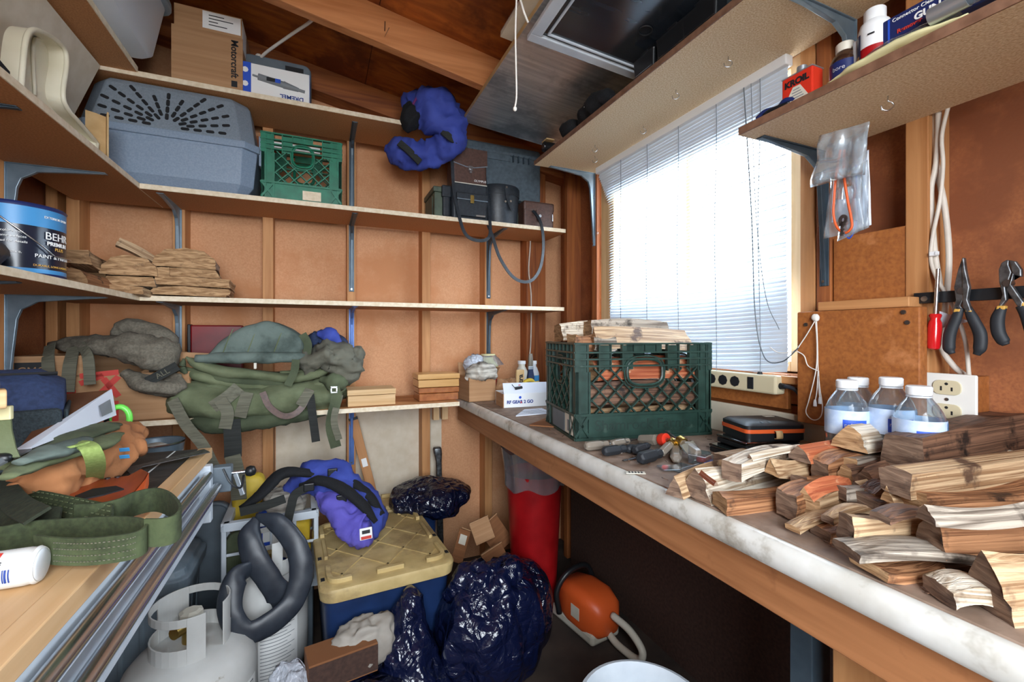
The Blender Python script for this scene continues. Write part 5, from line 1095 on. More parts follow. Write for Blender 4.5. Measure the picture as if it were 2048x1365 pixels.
for lab,x,y,z_,m,s in (('yellow foil packet standing up at the left of the white crate',-.09,.02,.46,'yellow',(.06,.035,.13)),('yellow packet bulging through the white crate front',.06,-.10,.36,'yellow',(.08,.03,.08)),('blue and white printed packet at the middle of the white crate',-.0,-.12,.38,'blue',(.06,.025,.11)),('dark green packet deep in the white crate',-.09,-.11,.30,'duffel',(.07,.03,.12))):
    o=thing('packet',lab,'packet',(-.172+x,2.07+y,z_+.07),.1); B().pillow((0,0,0),s,.55,.02,14,int(x*100),34,22,flat=False).build('foil',m,o,smooth='all'); 
    if m=='blue': bx('print_band','printwhite',-.03,.03,-.035,-.033,.0,.05,o); text('OIL',.05,'printwhite',o,(0,-.034,-.04),bold=.002)
o=thing('newspaper','crumpled black and white newspaper sheet over the crate rim','newspaper',(-.13,1.98,.56),.2); B().pillow((0,0,0),(.07,.045,.06),.7,.03,16,8,34,20,flat=False).build('sheet','rag',o,smooth='all')
# blue backpack
bp=thing('backpack','blue and purple backpack with black padded straps slumped over the tote','backpack',(0,0,0))
P=[at(x,y,Y=Y_) for x,y,Y_ in ((575,985,1.98),(620,960,1.97),(670,968,1.93),(705,1000,1.88),(735,1040,1.82),(745,1078,1.76))]
for p in P: p.z+=-.0
B().sack(P,[.03,.075,.085,.085,.075,.02],.03,11,4,34,9,asp=.8).build('body','bluecloth',bp,smooth='all')
P=[at(x,y,Y=Y_) for x,y,Y_ in ((640,985,1.88),(670,1010,1.83),(700,1045,1.77),(728,1062,1.73),(740,1060,1.72))]
B().sack(P,[.02,.045,.05,.055,.02],.025,13,9,32,9).build('purple_pocket','purplecloth',bp,smooth='all')
P=[at(x,y,Y=Y_) for x,y,Y_ in ((600,972,1.86),(640,962,1.84),(685,978,1.79),(725,1010,1.75),(752,1045,1.72))]; B().sack(P,[.012,.026,.028,.026,.012],.004,16,3,18,8,asp=.6).build('padded_strap','blackcloth',bp,smooth='all')
P=[at(x,y,Y=Y_) for x,y,Y_ in ((660,955,1.92),(700,965,1.88),(735,990,1.84),(765,1030,1.79))]; B().sack(P,[.014,.024,.024,.012],.004,16,5,18,8,asp=.6).build('padded_strap','blackcloth',bp,smooth='all')
P=[at(x,y,Y=Y_) for x,y,Y_ in ((480,1018,1.84),(520,990,1.86),(560,950,1.9),(600,945,1.9),(640,955,1.9))]; B().sack(P,[.012,.026,.03,.028,.012],.006,16,6,18,8,asp=.6).build('shoulder_strap','blackcloth',bp,smooth='all')
P=[at(x,y,Y=1.80) for x,y in ((575,1045),(582,1015),(590,990),(615,975))]; B().band(curve(P),(0,1,0),.03,.006).build('waist_strap','webbing_dark',bp); P=[at(x,y,Y=1.80) for x,y in ((480,1025),(530,1012),(570,998))]; B().band(curve(P),(0,1,0),.03,.005).build('waist_strap','webbing_dark',bp)
for x,y in ((618,975),(683,998),(665,945)): o=bx('strap_buckle','blackplastic',-.018,.018,-.006,.006,-.014,.014,bp,bev=.003); o.location=at(x,y,Y=1.79 if y>950 else 1.88)
q=at(732,1068,Y=1.682); o=bx('patch','printwhite',-.022,.022,-.002,.002,-.02,.02,bp,bev=.002); o.location=q; o.rotation_euler=(-.25,0,.1); o=bx('patch_mark','ink',-.014,.014,-.0025,-.0018,.0,.012,bp); o.location=q; o.rotation_euler=(-.25,0,.1); o=bx('patch_mark','printred',-.018,.018,-.0026,-.002,-.018,-.008,bp); o.location=q; o.rotation_euler=(-.25,0,.1)
# totes
def tote(label,loc,rz,L,W,H):
    t=thing('storage_tote',label,'tote',loc,rz)
    B().loft([[(x,y,z) for x,y in rr(sx,sy,.04)] for z,sx,sy in ((0,L*.42,W*.40),(.01,L*.43,W*.41),(H-.03,L*.475,W*.465))]).build('tub','toteblue',t,smooth=True)
    B().loft([[(x,y,z) for x,y in rr(L/2+e,W/2+e,.05,6)] for z,e in ((H-.045,.0),(H-.012,.004),(H-.004,.0),(H-.001,-.008))]).build('lid','totelid',t,smooth=True)
    b=B(); X_,Y_=L*.40,W*.38
    for sg in (-1,1):
        for c in (-.3,-.15,0,.15,.3,.45,-.45):
            lo,hi=-Y_,Y_          # x = c + sg*y*.8, clipped to the panel
            ys=sorted(((-X_-c)/(sg*.8),(X_-c)/(sg*.8))); lo=max(lo,ys[0]); hi=min(hi,ys[1])
            if hi-lo>.05: b.bar((c+sg*lo*.8,lo,H-.0005),(c+sg*hi*.8,hi,H-.0005),.007,.005)
    b.build('lid_ribs','totelid',t)
    def blk(pp,hh,tt): B().ribbon(pp,(0,0,hh),tt).build('lid_block','totelid',t,bev=.002)
    for s1 in (-1,1):
        for s2 in (-1,1): blk(curve([(s1*L*.28,s2*W*.425,H),(s1*L*.38,s2*W*.425,H),(s1*L*.43,s2*W*.38,H),(s1*L*.43,s2*W*.24,H)],5),.026,.016)
        blk([(-.045,s1*W*.425,H),(.045,s1*W*.425,H)],.026,.016); blk([(s1*L*.43,-.06,H),(s1*L*.43,.09,H)],.02,.012)
    for s1 in (-1,1):
        for yy in (-.36,-.08,.36): bx('latch_hole','ink',s1*L*.475-.006,s1*L*.475+.006,yy*W-.01,yy*W+.01,H-.004,H+.0005,t)
    return t
ZT=.44
a_=at(620,1178,Z=ZT);b_=at(885,1112,Z=ZT);c_=at(850,1045,Z=ZT);d_=at(640,1030,Z=ZT)
ctr=Vector((.205,1.775,0)); tote('blue storage tote with dusty yellow lid beneath the backpack',tuple(ctr),.06,.44,.54,ZT)
tote('second yellow lidded tote against the back wall behind the first',(.32,2.172,0),.0,.42,.18,.44)
# bin bags
def binbag(label,pos,base,r,neck,sd,m='binbag',amp=.05,tie=True,loc_r=0,tail=None):
    t=thing('garbage_bag',label,'garbage bag',pos,loc_r)
    B().pillow((0,0,r[2]*.96),r,.78,amp,5.5,sd,72,48,fold=(1.2,1.2,.45)).build('bag',m,t,smooth='all')
    if neck:
        P=[Vector(q) for q in neck[0]]; B().sack(P,neck[1],neck[2],12,sd,40,10,fold=(1.5,1.5,.25),up=(0,1,0)).build('gathered_top',m,t,smooth='all')
    return t
binbag('big shiny black garbage bag in the middle of the floor',(.545,1.47,0),0,(.17,.15,.19),([(-.15,.02,.33),(-.08,.0,.385),(.0,-.02,.36),(.07,.0,.39),(.15,.03,.35)],[.015,.05,.06,.05,.012],.03),3,'binbag',.055)
binbag('slumped black garbage bag in front of the tote with a pointed top',(.26,1.40,0),0,(.13,.11,.09),([(.0,.0,.03),(.0,.02,.12),(.0,.04,.22),(.005,.06,.32),(.02,.07,.385),(.03,.07,.40)],[.13,.125,.085,.05,.03,.006],.03),7,'binbag',.03)
binbag('low black bag spread at the bottom edge below the tote',(.07,1.36,0),0,(.19,.13,.115),None,11,'binbag2',.04)
binbag('crumpled black bag lying on the totes under the back wall',(.49,2.08,.415),0,(.19,.12,.06),None,15,'binbag2',.06)
binbag('dark bag under the counter against the chainsaw',(.72,1.60,0),0,(.11,.12,.17),None,19,'binbag2',.04)
# small floor litter
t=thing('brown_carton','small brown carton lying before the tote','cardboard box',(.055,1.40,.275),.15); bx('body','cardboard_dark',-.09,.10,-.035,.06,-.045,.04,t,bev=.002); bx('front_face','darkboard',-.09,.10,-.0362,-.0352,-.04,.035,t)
o=B().pillow((0,0,.05),(.08,.05,.05),.7,.05,16,5,44,28).build('crumpled_paper','greypaper',smooth='all'); o.location=(.135,1.45,.24); tag(o,'crumpled grey paper ball on the floor before the tote','paper')
o=B().pillow((0,0,.03),(.075,.03,.03),.8,.04,20,9,44,28,fold=(.5,1,1)).build('plastic_bag','whiteplasticbag',smooth='all'); o.location=(-.055,1.41,.215); o.rotation_euler=(0,.4,-.5); tag(o,'twisted white plastic bag near the propane tank','plastic bag')
o=B().pillow((0,0,.03),(.09,.06,.035),.8,.04,14,12,44,28).build('plastic_bag','whiteplasticbag',smooth='all'); o.location=(-.10,1.36,.16); tag(o,'flat bluish white plastic bag at the bottom edge of the frame','plastic bag')
for lab,p,Y_,w_,h_,ry,rz,m in (('brown cardboard flap with white sticker behind the big bag',(925,1080),1.92,.06,.09,.5,.1,'cardboard_dark'),('torn cardboard sheet leaning near the red bin',(985,1060),1.95,.11,.10,-.5,.2,'cardboard_dark'),('cardboard piece folded over behind the big bag, right of the sticker',(960,1050),1.9,.09,.05,-.3,-.1,'cardboard'),('ragged cardboard edge above the big black bag',(985,1105),1.78,.10,.04,-.4,0,'cardboard_dark')):
    t=thing('cardboard_scrap',lab,'cardboard',at(*p,Y=Y_),rz,'cardboard scraps behind the big bag',(-.35,ry,rz)); bx('sheet',m,-w_/2,w_/2,-.002,.002,-h_/2-.05,h_/2,t,bev=.001); bx('fold','cardboard',-w_/2,w_/2,-.02,.0,h_/2-.004,h_/2,t)
    if 'sticker' in lab and 'flap' in lab: bx('sticker','offwhite',-.018,.018,-.003,-.002,-.02,.02,t)
# red bin with clear liner
rb_=thing('red_bin','tall red bin with a clear plastic liner folded over its rim','bin',(.89,1.81,0)); B().lathe([(.085,0),(.095,.01),(.125,.60),(.128,.62)],36,capt=False).build('body','red',rb_,smooth=True)
b=B(); b.loft([[((.130+.006*math.sin(9*a)+.02*q*q)*math.cos(a),(.130+.006*math.sin(9*a)+.02*q*q)*math.sin(a),.56+.17*q+.012*math.sin(5*a)) for a in [2*PI*k/48 for k in range(48)]] for q in (0,.3,.6,.85,1)],False); b.build('liner','liner',rb_,smooth='all')
# chainsaw
cs=thing('chainsaw','orange chainsaw with white handle lying in the shade under the counter','chainsaw',(1.035,1.60,.0),-1.42)
R=[]
for x,s,zz in ((-.13,.5,.09),(-.11,.85,.10),(-.03,1,.105),(.06,1,.105),(.12,.8,.10),(.14,.5,.09)): R.append([(x,y*s*.085,zz+z_*s*.085) for y,z_ in rr(1,1,.5)])
B().loft(R).build('housing','orange',cs,smooth='all'); bx('sticker','offwhite',.0,.05,-.0875,-.086,.08,.13,cs)
bx('engine_base','offwhite',-.15,.12,-.08,.07,.01,.055,cs,bev=.012)
B().tube(curve([(.12,0,.05),(.18,0,.03),(.28,0,.035),(.30,0,.08),(.24,0,.12),(.15,0,.13)]),.014,10).build('rear_handle','offwhite',cs,smooth='all')
B().tube(curve([(-.06,-.1,.06),(-.07,-.105,.15),(-.06,-.05,.22),(-.06,.05,.22),(-.06,.1,.12)]),.012,10).build('front_handle','blackplastic',cs,smooth='all'); b=B(); b.prism([(-.14,-.03),(-.4,-.025),(-.43,0),(-.4,.025),(-.14,.03)],-.003,.003,Matrix.Translation((0,-.0,.06))@Matrix.Rotation(PI/2,4,'X')); b.build('guide_bar','plierssteel',cs)
# bucket
bk=thing('white_bucket','empty white bucket whose rim shows at the bottom edge','bucket',(.672,.80,0)); B().lathe([(.115,0),(.118,.01),(.142,.385),(.15,.387),(.15,.395),(.141,.397),(.134,.38),(.112,.015),(.0,.012)],44,capt=False).build('body','whitepaint',bk,smooth=True)
B().tube([(.152*math.cos(a),.152*math.sin(a),.37-.05*math.sin(a-0)*.0) for a in [PI*k/20 for k in range(21)]],.003,6).build('wire_handle','chrome',bk)
# boards under the counter
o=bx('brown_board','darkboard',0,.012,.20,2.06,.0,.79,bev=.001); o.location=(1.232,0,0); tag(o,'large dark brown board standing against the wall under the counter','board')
lp=thing('leaning_stick','pine stick with a blue sticker leaning on the pale wall panel','stick',(.345,2.20,.0))
m4=Matrix.Rotation(-.235,4,'Y')
o=bx('stick','pine_z',-.021,.021,-.009,.009,.0,.86,lp,bev=.002); o.matrix_basis=m4@Matrix.Rotation(-.08,4,'X'); o=bx('sticker','printwhite',-.012,.012,-.0105,-.009,.62,.66,lp); o.matrix_basis=m4@Matrix.Rotation(-.08,4,'X'); o=bx('dark_end','ink',-.0213,.0213,-.0095,.0095,.85,.862,lp); o.matrix_basis=m4@Matrix.Rotation(-.08,4,'X')
ah=thing('axe_haft','worn dark wooden axe haft standing in the back corner','axe',(.555,2.26,.0)); B().loft([[(x*s+dx,y*s,z_) for x,y in rr(.016,.012,.008)] for z_,s,dx in ((0,1,0.02),(.4,.95,.012),(.58,.9,.008),(.62,1.25,.004),(.645,1.35,.0),(.655,1.1,0))]).build('handle','plierssteel',ah,smooth='all')
# grey bin under the bench
gb=thing('grey_bin','grey ribbed plastic trash bin with lid under the bench rail','bin',(-.56,1.915,0),0)
B().loft([[(x,y,z) for x,y in rr(sx,sy,.04)] for z,sx,sy in ((0,.12,.12),(.01,.125,.125),(.40,.145,.14))]).build('tub','greybin',gb,smooth=True)
B().loft([[(x,y,z) for x,y in rr(sx,sy,.04)] for z,sx,sy in ((.39,.158,.152),(.43,.162,.155),(.437,.150,.145),(.455,.145,.14),(.47,.12,.115))]).build('lid','greybin',gb,bev=.004)
rb0=None
for i in range(4):
    x=-.075+.055*i
    if rb0 is None: rb0=bx('rib','greybin',-.009,.009,-.012,.0,.05,.36,gb,bev=.006); rb0.location=(x,-.127,0)
    else: dup(rb0,gb,(x,-.127,0))
for y in (-.07,.0,.07): dup(rb0,gb,(.130,y,0),(0,0,PI/2))
gl=thing('bin_cover','grey moulded lid standing on edge behind the trash bin','lid',(-.40,2.13,0),0); B().loft([[(x,y,z_) for x,z_ in [(q[0],q[1]+.29) for q in rr(.07,.27,.05)]] for y in (-.012,.012)]).build('panel','greyplastic',gl,bev=.004); B().tube([(x*1.0,-.012,z_) for x,z_ in [(q[0],q[1]+.29) for q in rr(.065,.265,.05)]],.009,8,closed=True).build('rim','greyplastic',gl,smooth='all')
gp2=thing('grey_box','chrome handle on a dark grey box at the lower left under the bench','box',(-.50,1.22,0)); bx('body','greyplastic',-.12,.13,-.12,.13,0,.33,gp2,bev=.02); B().tube(curve([(.02,-.06,.335),(.02,-.055,.36),(.1,.02,.365),(.1,.03,.335)]),.006,8).build('handle','chrome',gp2,smooth='all')
# ---------------------------------------------------------------- above: foil board, window sash, cords
def tilt(o,x0,y0,z0,sx,yaw=0): o.location=(x0,y0,z0); o.rotation_euler=(0,math.atan(sx),yaw)
fo=thing('foil_board','foil faced insulation board slung under the rafters on the window side','insulation board'); tilt(fo,.594,0,2.205,.10)
bx('foil','foilfacing',0,.74,-.5,1.94,-.002,.0,fo); bx('foam_core','tan',0,.74,-.5,1.94,.0,.022,fo,bev=.002)
fo=thing('foil_board','second insulation board edge stacked above the first, set back to the left','insulation board'); tilt(fo,.56,0,2.245,.10)
bx('foam_core','beigeboard',0,.74,-.5,1.40,-.001,.018,fo,bev=.002); bx('foil','foilfacing',0,.74,-.5,1.40,.018,.02,fo)
ws=thing('storm_window','aluminium framed window sash lying under the foil board with a dark pane','window sash'); tilt(ws,.60,1.27,2.183,.095,-.03)
f=B()
for x0,x1,y0,y1 in ((0,.66,-.035,0),(0,.66,-1.2,-1.165),(0,.035,-1.165,-.035),(.625,.66,-1.165,-.035)): f.box(x0,x1,y0,y1,-.02,-.002)
f.build('frame','whitepaint',ws,bev=.003); f=B(); f.box(.05,.61,-.052,-.046,-.016,-.004).box(.05,.056,-1.15,-.05,-.016,-.004); f.build('inner_track','whitepaint',ws,bev=.001)
mat('darkpane','2C333C','1E252D',(6,30,6),.18,coat=.5); bx('pane','darkpane',.03,.63,-1.17,-.03,-.010,-.006,ws); B().tube([(.3+.02*math.cos(a),-.2+.02*math.sin(a),-.012) for a in [2*PI*k/20 for k in range(20)]],.002,5,closed=True).build('cup_mark','ink',ws); bx('sash_bar','greyplastic',.38,.46,-1.17,-.05,-.0125,-.0105,ws)
o=thing('pull_cord','thin white pull cord hanging from the roof before the foil board','cord'); P=[at(x,y,Y=1.0) for x,y in ((1034,-30),(1031,60),(1032,130),(1033,190),(1030,215))]
B().tube(curve(P),.0022,6).build('cord','cord',o,smooth='all'); q=at(1030,218,Y=1.0); B().pillow(q,(.005,.005,.006),1,0,1,0,10,8,flat=False).build('knot','cord',o,smooth='all')
P=[at(x,y,Y=1.05) for x,y in ((1038,-10),(1048,25),(1056,45))]; o=B().tube(P,.003,6).build('white_wire','cord',smooth='all'); tag(o,'short white wire tucked beside the window sash frame','wire')
# things on the upper window shelf
zu=2.0545
for lab,px,py,w_,h_ in (('black plastic tray second from the right on the upper window shelf',1355,68,.075,.034),('black plastic tray third from the right, end of the row on the upper shelf',1300,120,.06,.03),('black plastic tray at the right on the upper window shelf',1412,33,.075,.034)):
    q=at(px,py,X=.955); t=thing('black_tray',lab,'tray',(.948,q.y,zu),0,'black trays on the upper window shelf'); B().loft([[(x*s,y*s,z_) for x,y in rr(.022,w_*.8,.008)] for z_,s in ((0,.92),(h_*1.7,1.0),(h_*1.7+.004,1.04))]).build('tray','blackplastic',t,bev=.001); bx('edge_line','chrome',-.0225,-.0205,-w_*.7,w_*.7,.003,.0045,t); bx('ridge','blackplastic',-.02,.02,-w_*.3,w_*.2,h_*1.7,h_*1.7+.014,t,bev=.002)
q=at(1200,215,X=.97); t=thing('black_pouch','black pouch with a white stripe on the upper window shelf','pouch',(.955,q.y,zu+.012)); B().sack([(0,.12,.015),(0,.07,.03),(0,0,.035),(0,-.06,.03),(0,-.10,.012)],[.012,.03,.036,.03,.01],.012,16,3,22,8).build('body','blackcloth',t,smooth='all'); o=bx('stripe','printwhite',-.037,-.035,-.02,.03,.03,.036,t); o.rotation_euler=(.0,0,0)
q=at(1130,270,X=.96); t=thing('black_lump','dark strap coil at the far end of the upper window shelf','strap',(.955,q.y-.05,zu+.01)); B().pillow((0,0,.028),(.03,.05,.03),.8,.015,16,4,28,18).build('coil','blackcloth',t,smooth='all')
q=at(1095,285,X=.96); t=thing('small_motor','small motor with chrome ring and tan plate at the shelf tip','motor',(.95,q.y-.02,zu+.008)); B().cyl((-.02,-.0,.025),(.03,.0,.025),.023,n=18).build('body','blackplastic',t,smooth=True); B().cyl((-.023,0,.025),(-.02,0,.025),.012,n=16).build('ring','chrome',t); bx('plate','tan',-.02,.02,-.03,.02,.048,.054,t,bev=.001)
# cup hooks by the far window edge, screw
# ---------------------------------------------------------------- red tin shelf
zk=1.745+.0005
def kx(px,py,X_=.985): 
    q=at(px,py,X=X_); return q
q=kx(1610,205); tn=thing('oil_tin','red rectangular oil tin with black lettering and a conical top','tin',(.975,q.y,zk),0)
bx('body','tin_red',-.018,.018,-.034,.034,0,.062,tn,bev=.003); bx('top_rim','alu',-.019,.019,-.035,.035,.061,.064,tn,bev=.001); B().lathe([(.016,.063),(.012,.068),(.010,.069),(.010,.08)],18,).build('spout','alu',tn,smooth=True); bx('base_rim','alu',-.0185,.0185,-.0345,.0345,.0,.003,tn)
text('KROIL',.019,'ink',tn,(-.0186,.0,.044),RW,bold=.0008); b=B(); b.loft([[(x,y,z_) for y,z_ in ((-.026,.004),(.026,.004),(.008,.034),(-.008,.034))] for x in (-.0188,-.0182)]); b.build('pale_panel','offwhite',tn)
for i in range(4): bx('print_line','inkgrey',-.0192,-.0189,-.016+.003*i,.016-.003*i,.008+.006*i,.010+.006*i,tn)
o=thing('dark_clip','tangle of dark plastic clips lying before the red tin','clips',(.957,q.y+.045,zk)); B().tube(curve([(0,.05,.004),(.0,.03,.012),(.004,.0,.008),(.0,-.02,.014),(.006,-.045,.006)]),.006,8).build('clip','navyprint',o,smooth='all'); B().tube(curve([(-.003,.03,.004),(-.006,.01,.006),(-.002,-.03,.004)]),.004,7).build('clip','blackplastic',o,smooth='all')
q=kx(1690,170); t=thing('brown_bottle','small brown glass bottle with white cap between the tin and white bottle','bottle',(.985,q.y,zk)); B().lathe([(.023,0),(.026,.004),(.026,.045),(.022,.056),(.014,.064),(.013,.068)],24).build('body','brownglass',t,smooth=True); B().lathe([(.0155,.066),(.016,.068),(.016,.082),(.014,.084)],20).build('cap','offwhite',t,smooth=True); B().lathe([(.0264,.008),(.0264,.042)],24,capb=False,capt=False).build('label','navyprint',t,smooth=True)
tx=text('bore',.012,'printwhite',t,(0,0,0)); 
for v in tx.data.vertices: a_=PI+.1+v.co.x/.0268; v.co=Vector((.0268*math.cos(a_),.0268*math.sin(a_),.027+v.co.y))
tx.matrix_basis=Matrix()
q=kx(1750,120); t=thing('white_bottle','tall white squeeze bottle with red label right of the brown bottle','bottle',(.985,q.y,zk)); B().lathe([(.024,0),(.026,.004),(.026,.08),(.023,.09),(.016,.096)],24).build('body','white',t,smooth=True); B().lathe([(.0175,.094),(.0175,.115),(.016,.117)],24).build('cap','white',t,smooth=True); B().lathe([(.0263,.006),(.0263,.04)],24,capb=False,capt=False).build('red_label','red',t,smooth=True); ontank(t,'label_edge','navyprint',.026,2.0,2.7,.01,.07); ontank(t,'orange_print','gripyellow',.026,2.1,2.6,.015,.03,.002); ontank(t,'print_line','ink',.026,3.2,3.6,.06,.063)
q=kx(1880,55); t=thing('gun_cleaning_pack','dark blue gun cleaning kit package lying along the shelf','package',(.99,.40,zk+.022),0); bx('card','navyprint',-.02,.03,-.28,.125,0,.055,t,bev=.003); bx('white_end','clearbin',-.018,.028,.125,.145,-.012,.05,t,bev=.004); bx('divider','blue',-.0206,-.0199,.08,.083,.003,.052,t)
text('GUN CLEANING',.017,'printwhite',t,(-.0206,-.02,.031),RW,bold=.0006); text('Connector Cleaning Gun',.009,'printwhite',t,(-.0206,.03,.046),RW); text('Remover',.010,'printred',t,(-.0206,.05,.022),RW,bold=.0003); text('KIT',.012,'printwhite',t,(-.0206,.104,.02),RW)
t=thing('silver_tube','silver capped clear tube resting on the blue package','tube',(.957,.36,zk+.02),0); B().cyl((0,.055,.012),(0,.005,.012),.014,n=20).build('cap','alu',t,smooth=True); B().cyl((0,.005,.012),(0,-.10,.012),.013,n=20).build('body','clearplastic',t,smooth=True)
t=thing('yellow_sheet','crumpled yellowish instruction sheet jutting over the shelf edge','paper',(.965,.47,zk+.004),0); B().sack([(-.01,.11,.0),(-.006,.06,.006),(0,-.02,.01),(.004,-.10,.006)],[.003,.014,.018,.006],.006,22,5,18,8,asp=.4).build('sheet','paleyellow',t,smooth='all'); B().sack([(.0,.07,.014),(.004,.0,.02),(.006,-.09,.018)],[.004,.016,.006],.006,20,6,18,8,asp=.4).build('film','clearplastic',t,smooth='all')
# hanging zip bags with key
hb=thing('zip_bags','clear zip bags hung under the shelf holding a key on an orange cord','bag'); 
Xh=1.02
def sheet(pp,name,m,X_,amp=.012,sd=0,th=.0015):
    """crumpled hanging sheet between 4 pixel corners at depth X_"""
    a,b_,c,d=[at(x,y,X=X_) for x,y in pp]; n=12; G=[]
    for i in range(n+1):
        r_=[]
        for j in range(n+1):
            u,v=i/n,j/n; p=(a*(1-u)+b_*u)*(1-v)+(d*(1-u)+c*u)*v; k=noise.noise(Vector((u*4+sd,v*3,sd)))*amp; r_.append(Vector((p.x+k,p.y+k*.3,p.z+k*.3)))
        G.append(r_)
    b=B(); V=[p for r_ in G for p in r_]; F=[(i*(n+1)+j,i*(n+1)+j+1,(i+1)*(n+1)+j+1,(i+1)*(n+1)+j) for i in range(n) for j in range(n)]
    b.add(V,F); o=b.build(name,m,hb,smooth='all'); s_=o.modifiers.new('thick','SOLIDIFY'); s_.thickness=th; return o
sheet([(1640,272),(1740,243),(1725,345),(1622,375)],'upper_bag','zipbag',1.0,.02,1); sheet([(1655,290),(1735,262),(1730,350),(1640,360)],'upper_bag_back','zipbag',1.02,.015,4)
sheet([(1662,355),(1722,345),(1728,460),(1648,478)],'key_bag','zipbag',1.03,.012,2); sheet([(1690,350),(1735,320),(1738,455),(1676,483)],'second_bag','zipbag',1.045,.012,3); sheet([(1700,330),(1738,300),(1743,450),(1706,462)],'paper_insert','paper',1.06,.004,5)
sheet([(1668,400),(1712,397),(1716,440),(1664,445)],'white_card','paper',1.035,.003,6)
P=[at(x,y,X=1.015) for x,y in ((1681,300),(1672,350),(1668,400),(1667,430),(1674,455),(1690,466),(1703,455),(1702,435),(1695,400),(1688,350),(1688,300))]; B().tube(curve(P),.0026,7).build('orange_cord','orange',hb,smooth='all')
P=[at(x,y,X=1.05) for x,y in ((1712,330),(1713,400),(1712,450),(1700,476),(1690,470))]; B().tube(curve(P),.0018,6).build('blue_cord','blue',hb,smooth='all')
kq=at(1686,440,X=1.012); k_=B(); k_.lathe([(.004,-.001),(.011,-.001),(.011,.001),(.004,.001)],18,M=Matrix.Translation((0,0,0))@Matrix.Rotation(PI/2,4,'Y'),capb=False,capt=False); k_.box(-.001,.001,-.0035,.0035,-.034,-.009); k_.box(-.001,.001,-.0065,-.003,-.030,-.026).box(-.001,.001,-.006,-.003,-.022,-.018).box(-.001,.001,-.006,-.003,-.015,-.012).box(-.001,.001,-.0085,.0085,-.012,-.004); o=k_.build('key','plierssteel',hb); o.location=kq; o.rotation_euler=(.1,0,-.3)
sheet([(1680,330),(1705,326),(1703,372),(1678,376)],'brown_card','cardboard_dark',1.035,.003,7)
# ---------------------------------------------------------------- right wall boards, cords, outlet, tools
o=bx('wall_board','osb_panel',-.03,0,.531,.80,1.00,1.296,bev=.003); o.location=(XS-.035,0,0); tag(o,'large square particle board mounted on the wall above the counter','board')
b0=o
for y,z_ in ((.775,1.262),(.553,1.262),(.56,1.285)): B().cyl((-.0335,y,z_),(-.0295,y,z_),.005,n=10).build('screw','screwsteel',b0)
o=bx('wall_board','osb_panel',-.012,0,.575,.748,1.318,1.49,bev=.002); o.location=(XS+.015,0,0); tag(o,'thinner board set back between the studs above the ledge','board')
o=bx('wall_ledge','pine_y',-.055,0,.555,.752,1.297,1.320,bev=.002); o.location=(XS,0,0); tag(o,'narrow pine ledge between the two wall boards','ledge')
ps=thing('power_strip','beige power strip with black sockets fixed under the window sill','power strip',(XS-.04,1.0,1.09),0)
bx('body','almond',-.02,.022,-.135,.20,-.027,.027,ps,bev=.006)
for y in (-.0,.045,.09,.135):
    B().cyl((-.0202,y,0),(-.0225,y,0),.0165,n=8).build('socket','ink',ps)
bx('switch','ink',-.0225,-.02,-.065,-.045,-.018,.018,ps,bev=.002); B().cyl((0,-.07,.027),(0,-.07,.034),.008,.006).build('reset_button','ink',ps)
B().tube(curve([(.0,-.135,-.002),(.0,-.16,-.002),(.005,-.18,-.012),(.01,-.19,-.04),(.015,-.195,-.09)]),.006,8).build('power_cord','blackrubber',ps,smooth='all'); B().cyl((0,-.132,-.002),(0,-.15,-.002),.01,.007).build('cord_collar','blackplastic',ps)
o=bx('strip_backer','osb_panel',-.016,0,.86,1.24,1.02,1.12,bev=.002); o.location=(XS-.001,0,0); tag(o,'brown board backing the power strip','board')
bc_=thing('blind_cord','looped white blind cords tied to a knob on the wall board','cord'); Xc=XS-.075
def cc_(pp,X_=Xc): return [at(x,y,X=X_) for x,y in pp]
K=cc_([(1631,636)])[0]; B().pillow(K,(.006,.008,.009),.9,.003,80,2,16,10,flat=False).build('knot','cord',bc_,smooth='all')
for pp in ([(1631,640),(1634,690),(1632,740),(1618,800),(1612,825),(1625,840),(1640,836),(1645,815),(1640,780),(1636,740),(1635,690),(1633,640)],[(1630,642),(1612,672),(1592,702)],[(1592,702),(1608,712),(1616,732),(1635,742)],[(1636,742),(1634,780),(1630,805)],[(1637,742),(1638,780),(1640,800)],[(1592,702),(1575,706),(1555,705),(1540,695)]): B().tube(curve(cc_(pp)),.0014,6).build('cord','cord',bc_,smooth='all')
for x,y in ((1630,806),(1640,801)): q=cc_([(x,y)])[0]; B().lathe([(.0045,-.009),(.004,.0),(.0025,.008)],10).build('tassel','white',bc_,loc=q,smooth=True)
ol=thing('wall_outlet','white duplex wall outlet with almond sockets right of the bottles','outlet',(XS-.001,.510,1.115),0); bx('plate','outlet',-.006,.0,-.048,.048,-.062,.036,ol,bev=.003); bx('box','osb_panel',0,.088,-.032,.032,-.05,.03,ol)
for z_ in (.006,-.045):
    B().loft([[(x,y,z_+zz) for y,zz in rr(.024,.0155,.012)] for x in (-.009,-.004)]).build('socket','almond',ol,bev=.001)
    for y,h_ in ((.009,.006),(-.009,.005)): bx('slot','ink',-.0095,-.0085,y-.0015,y+.0015,z_-.007,z_-.007+h_*1.6,ol)
    B().cyl((-.0088,0,z_+.008),(-.0095,0,z_+.008),.003,n=10).build('ground_hole','ink',ol)
B().cyl((-.006,0,-.0195),(-.008,0,-.0195),.0035,n=10).build('screw','screwsteel',ol)
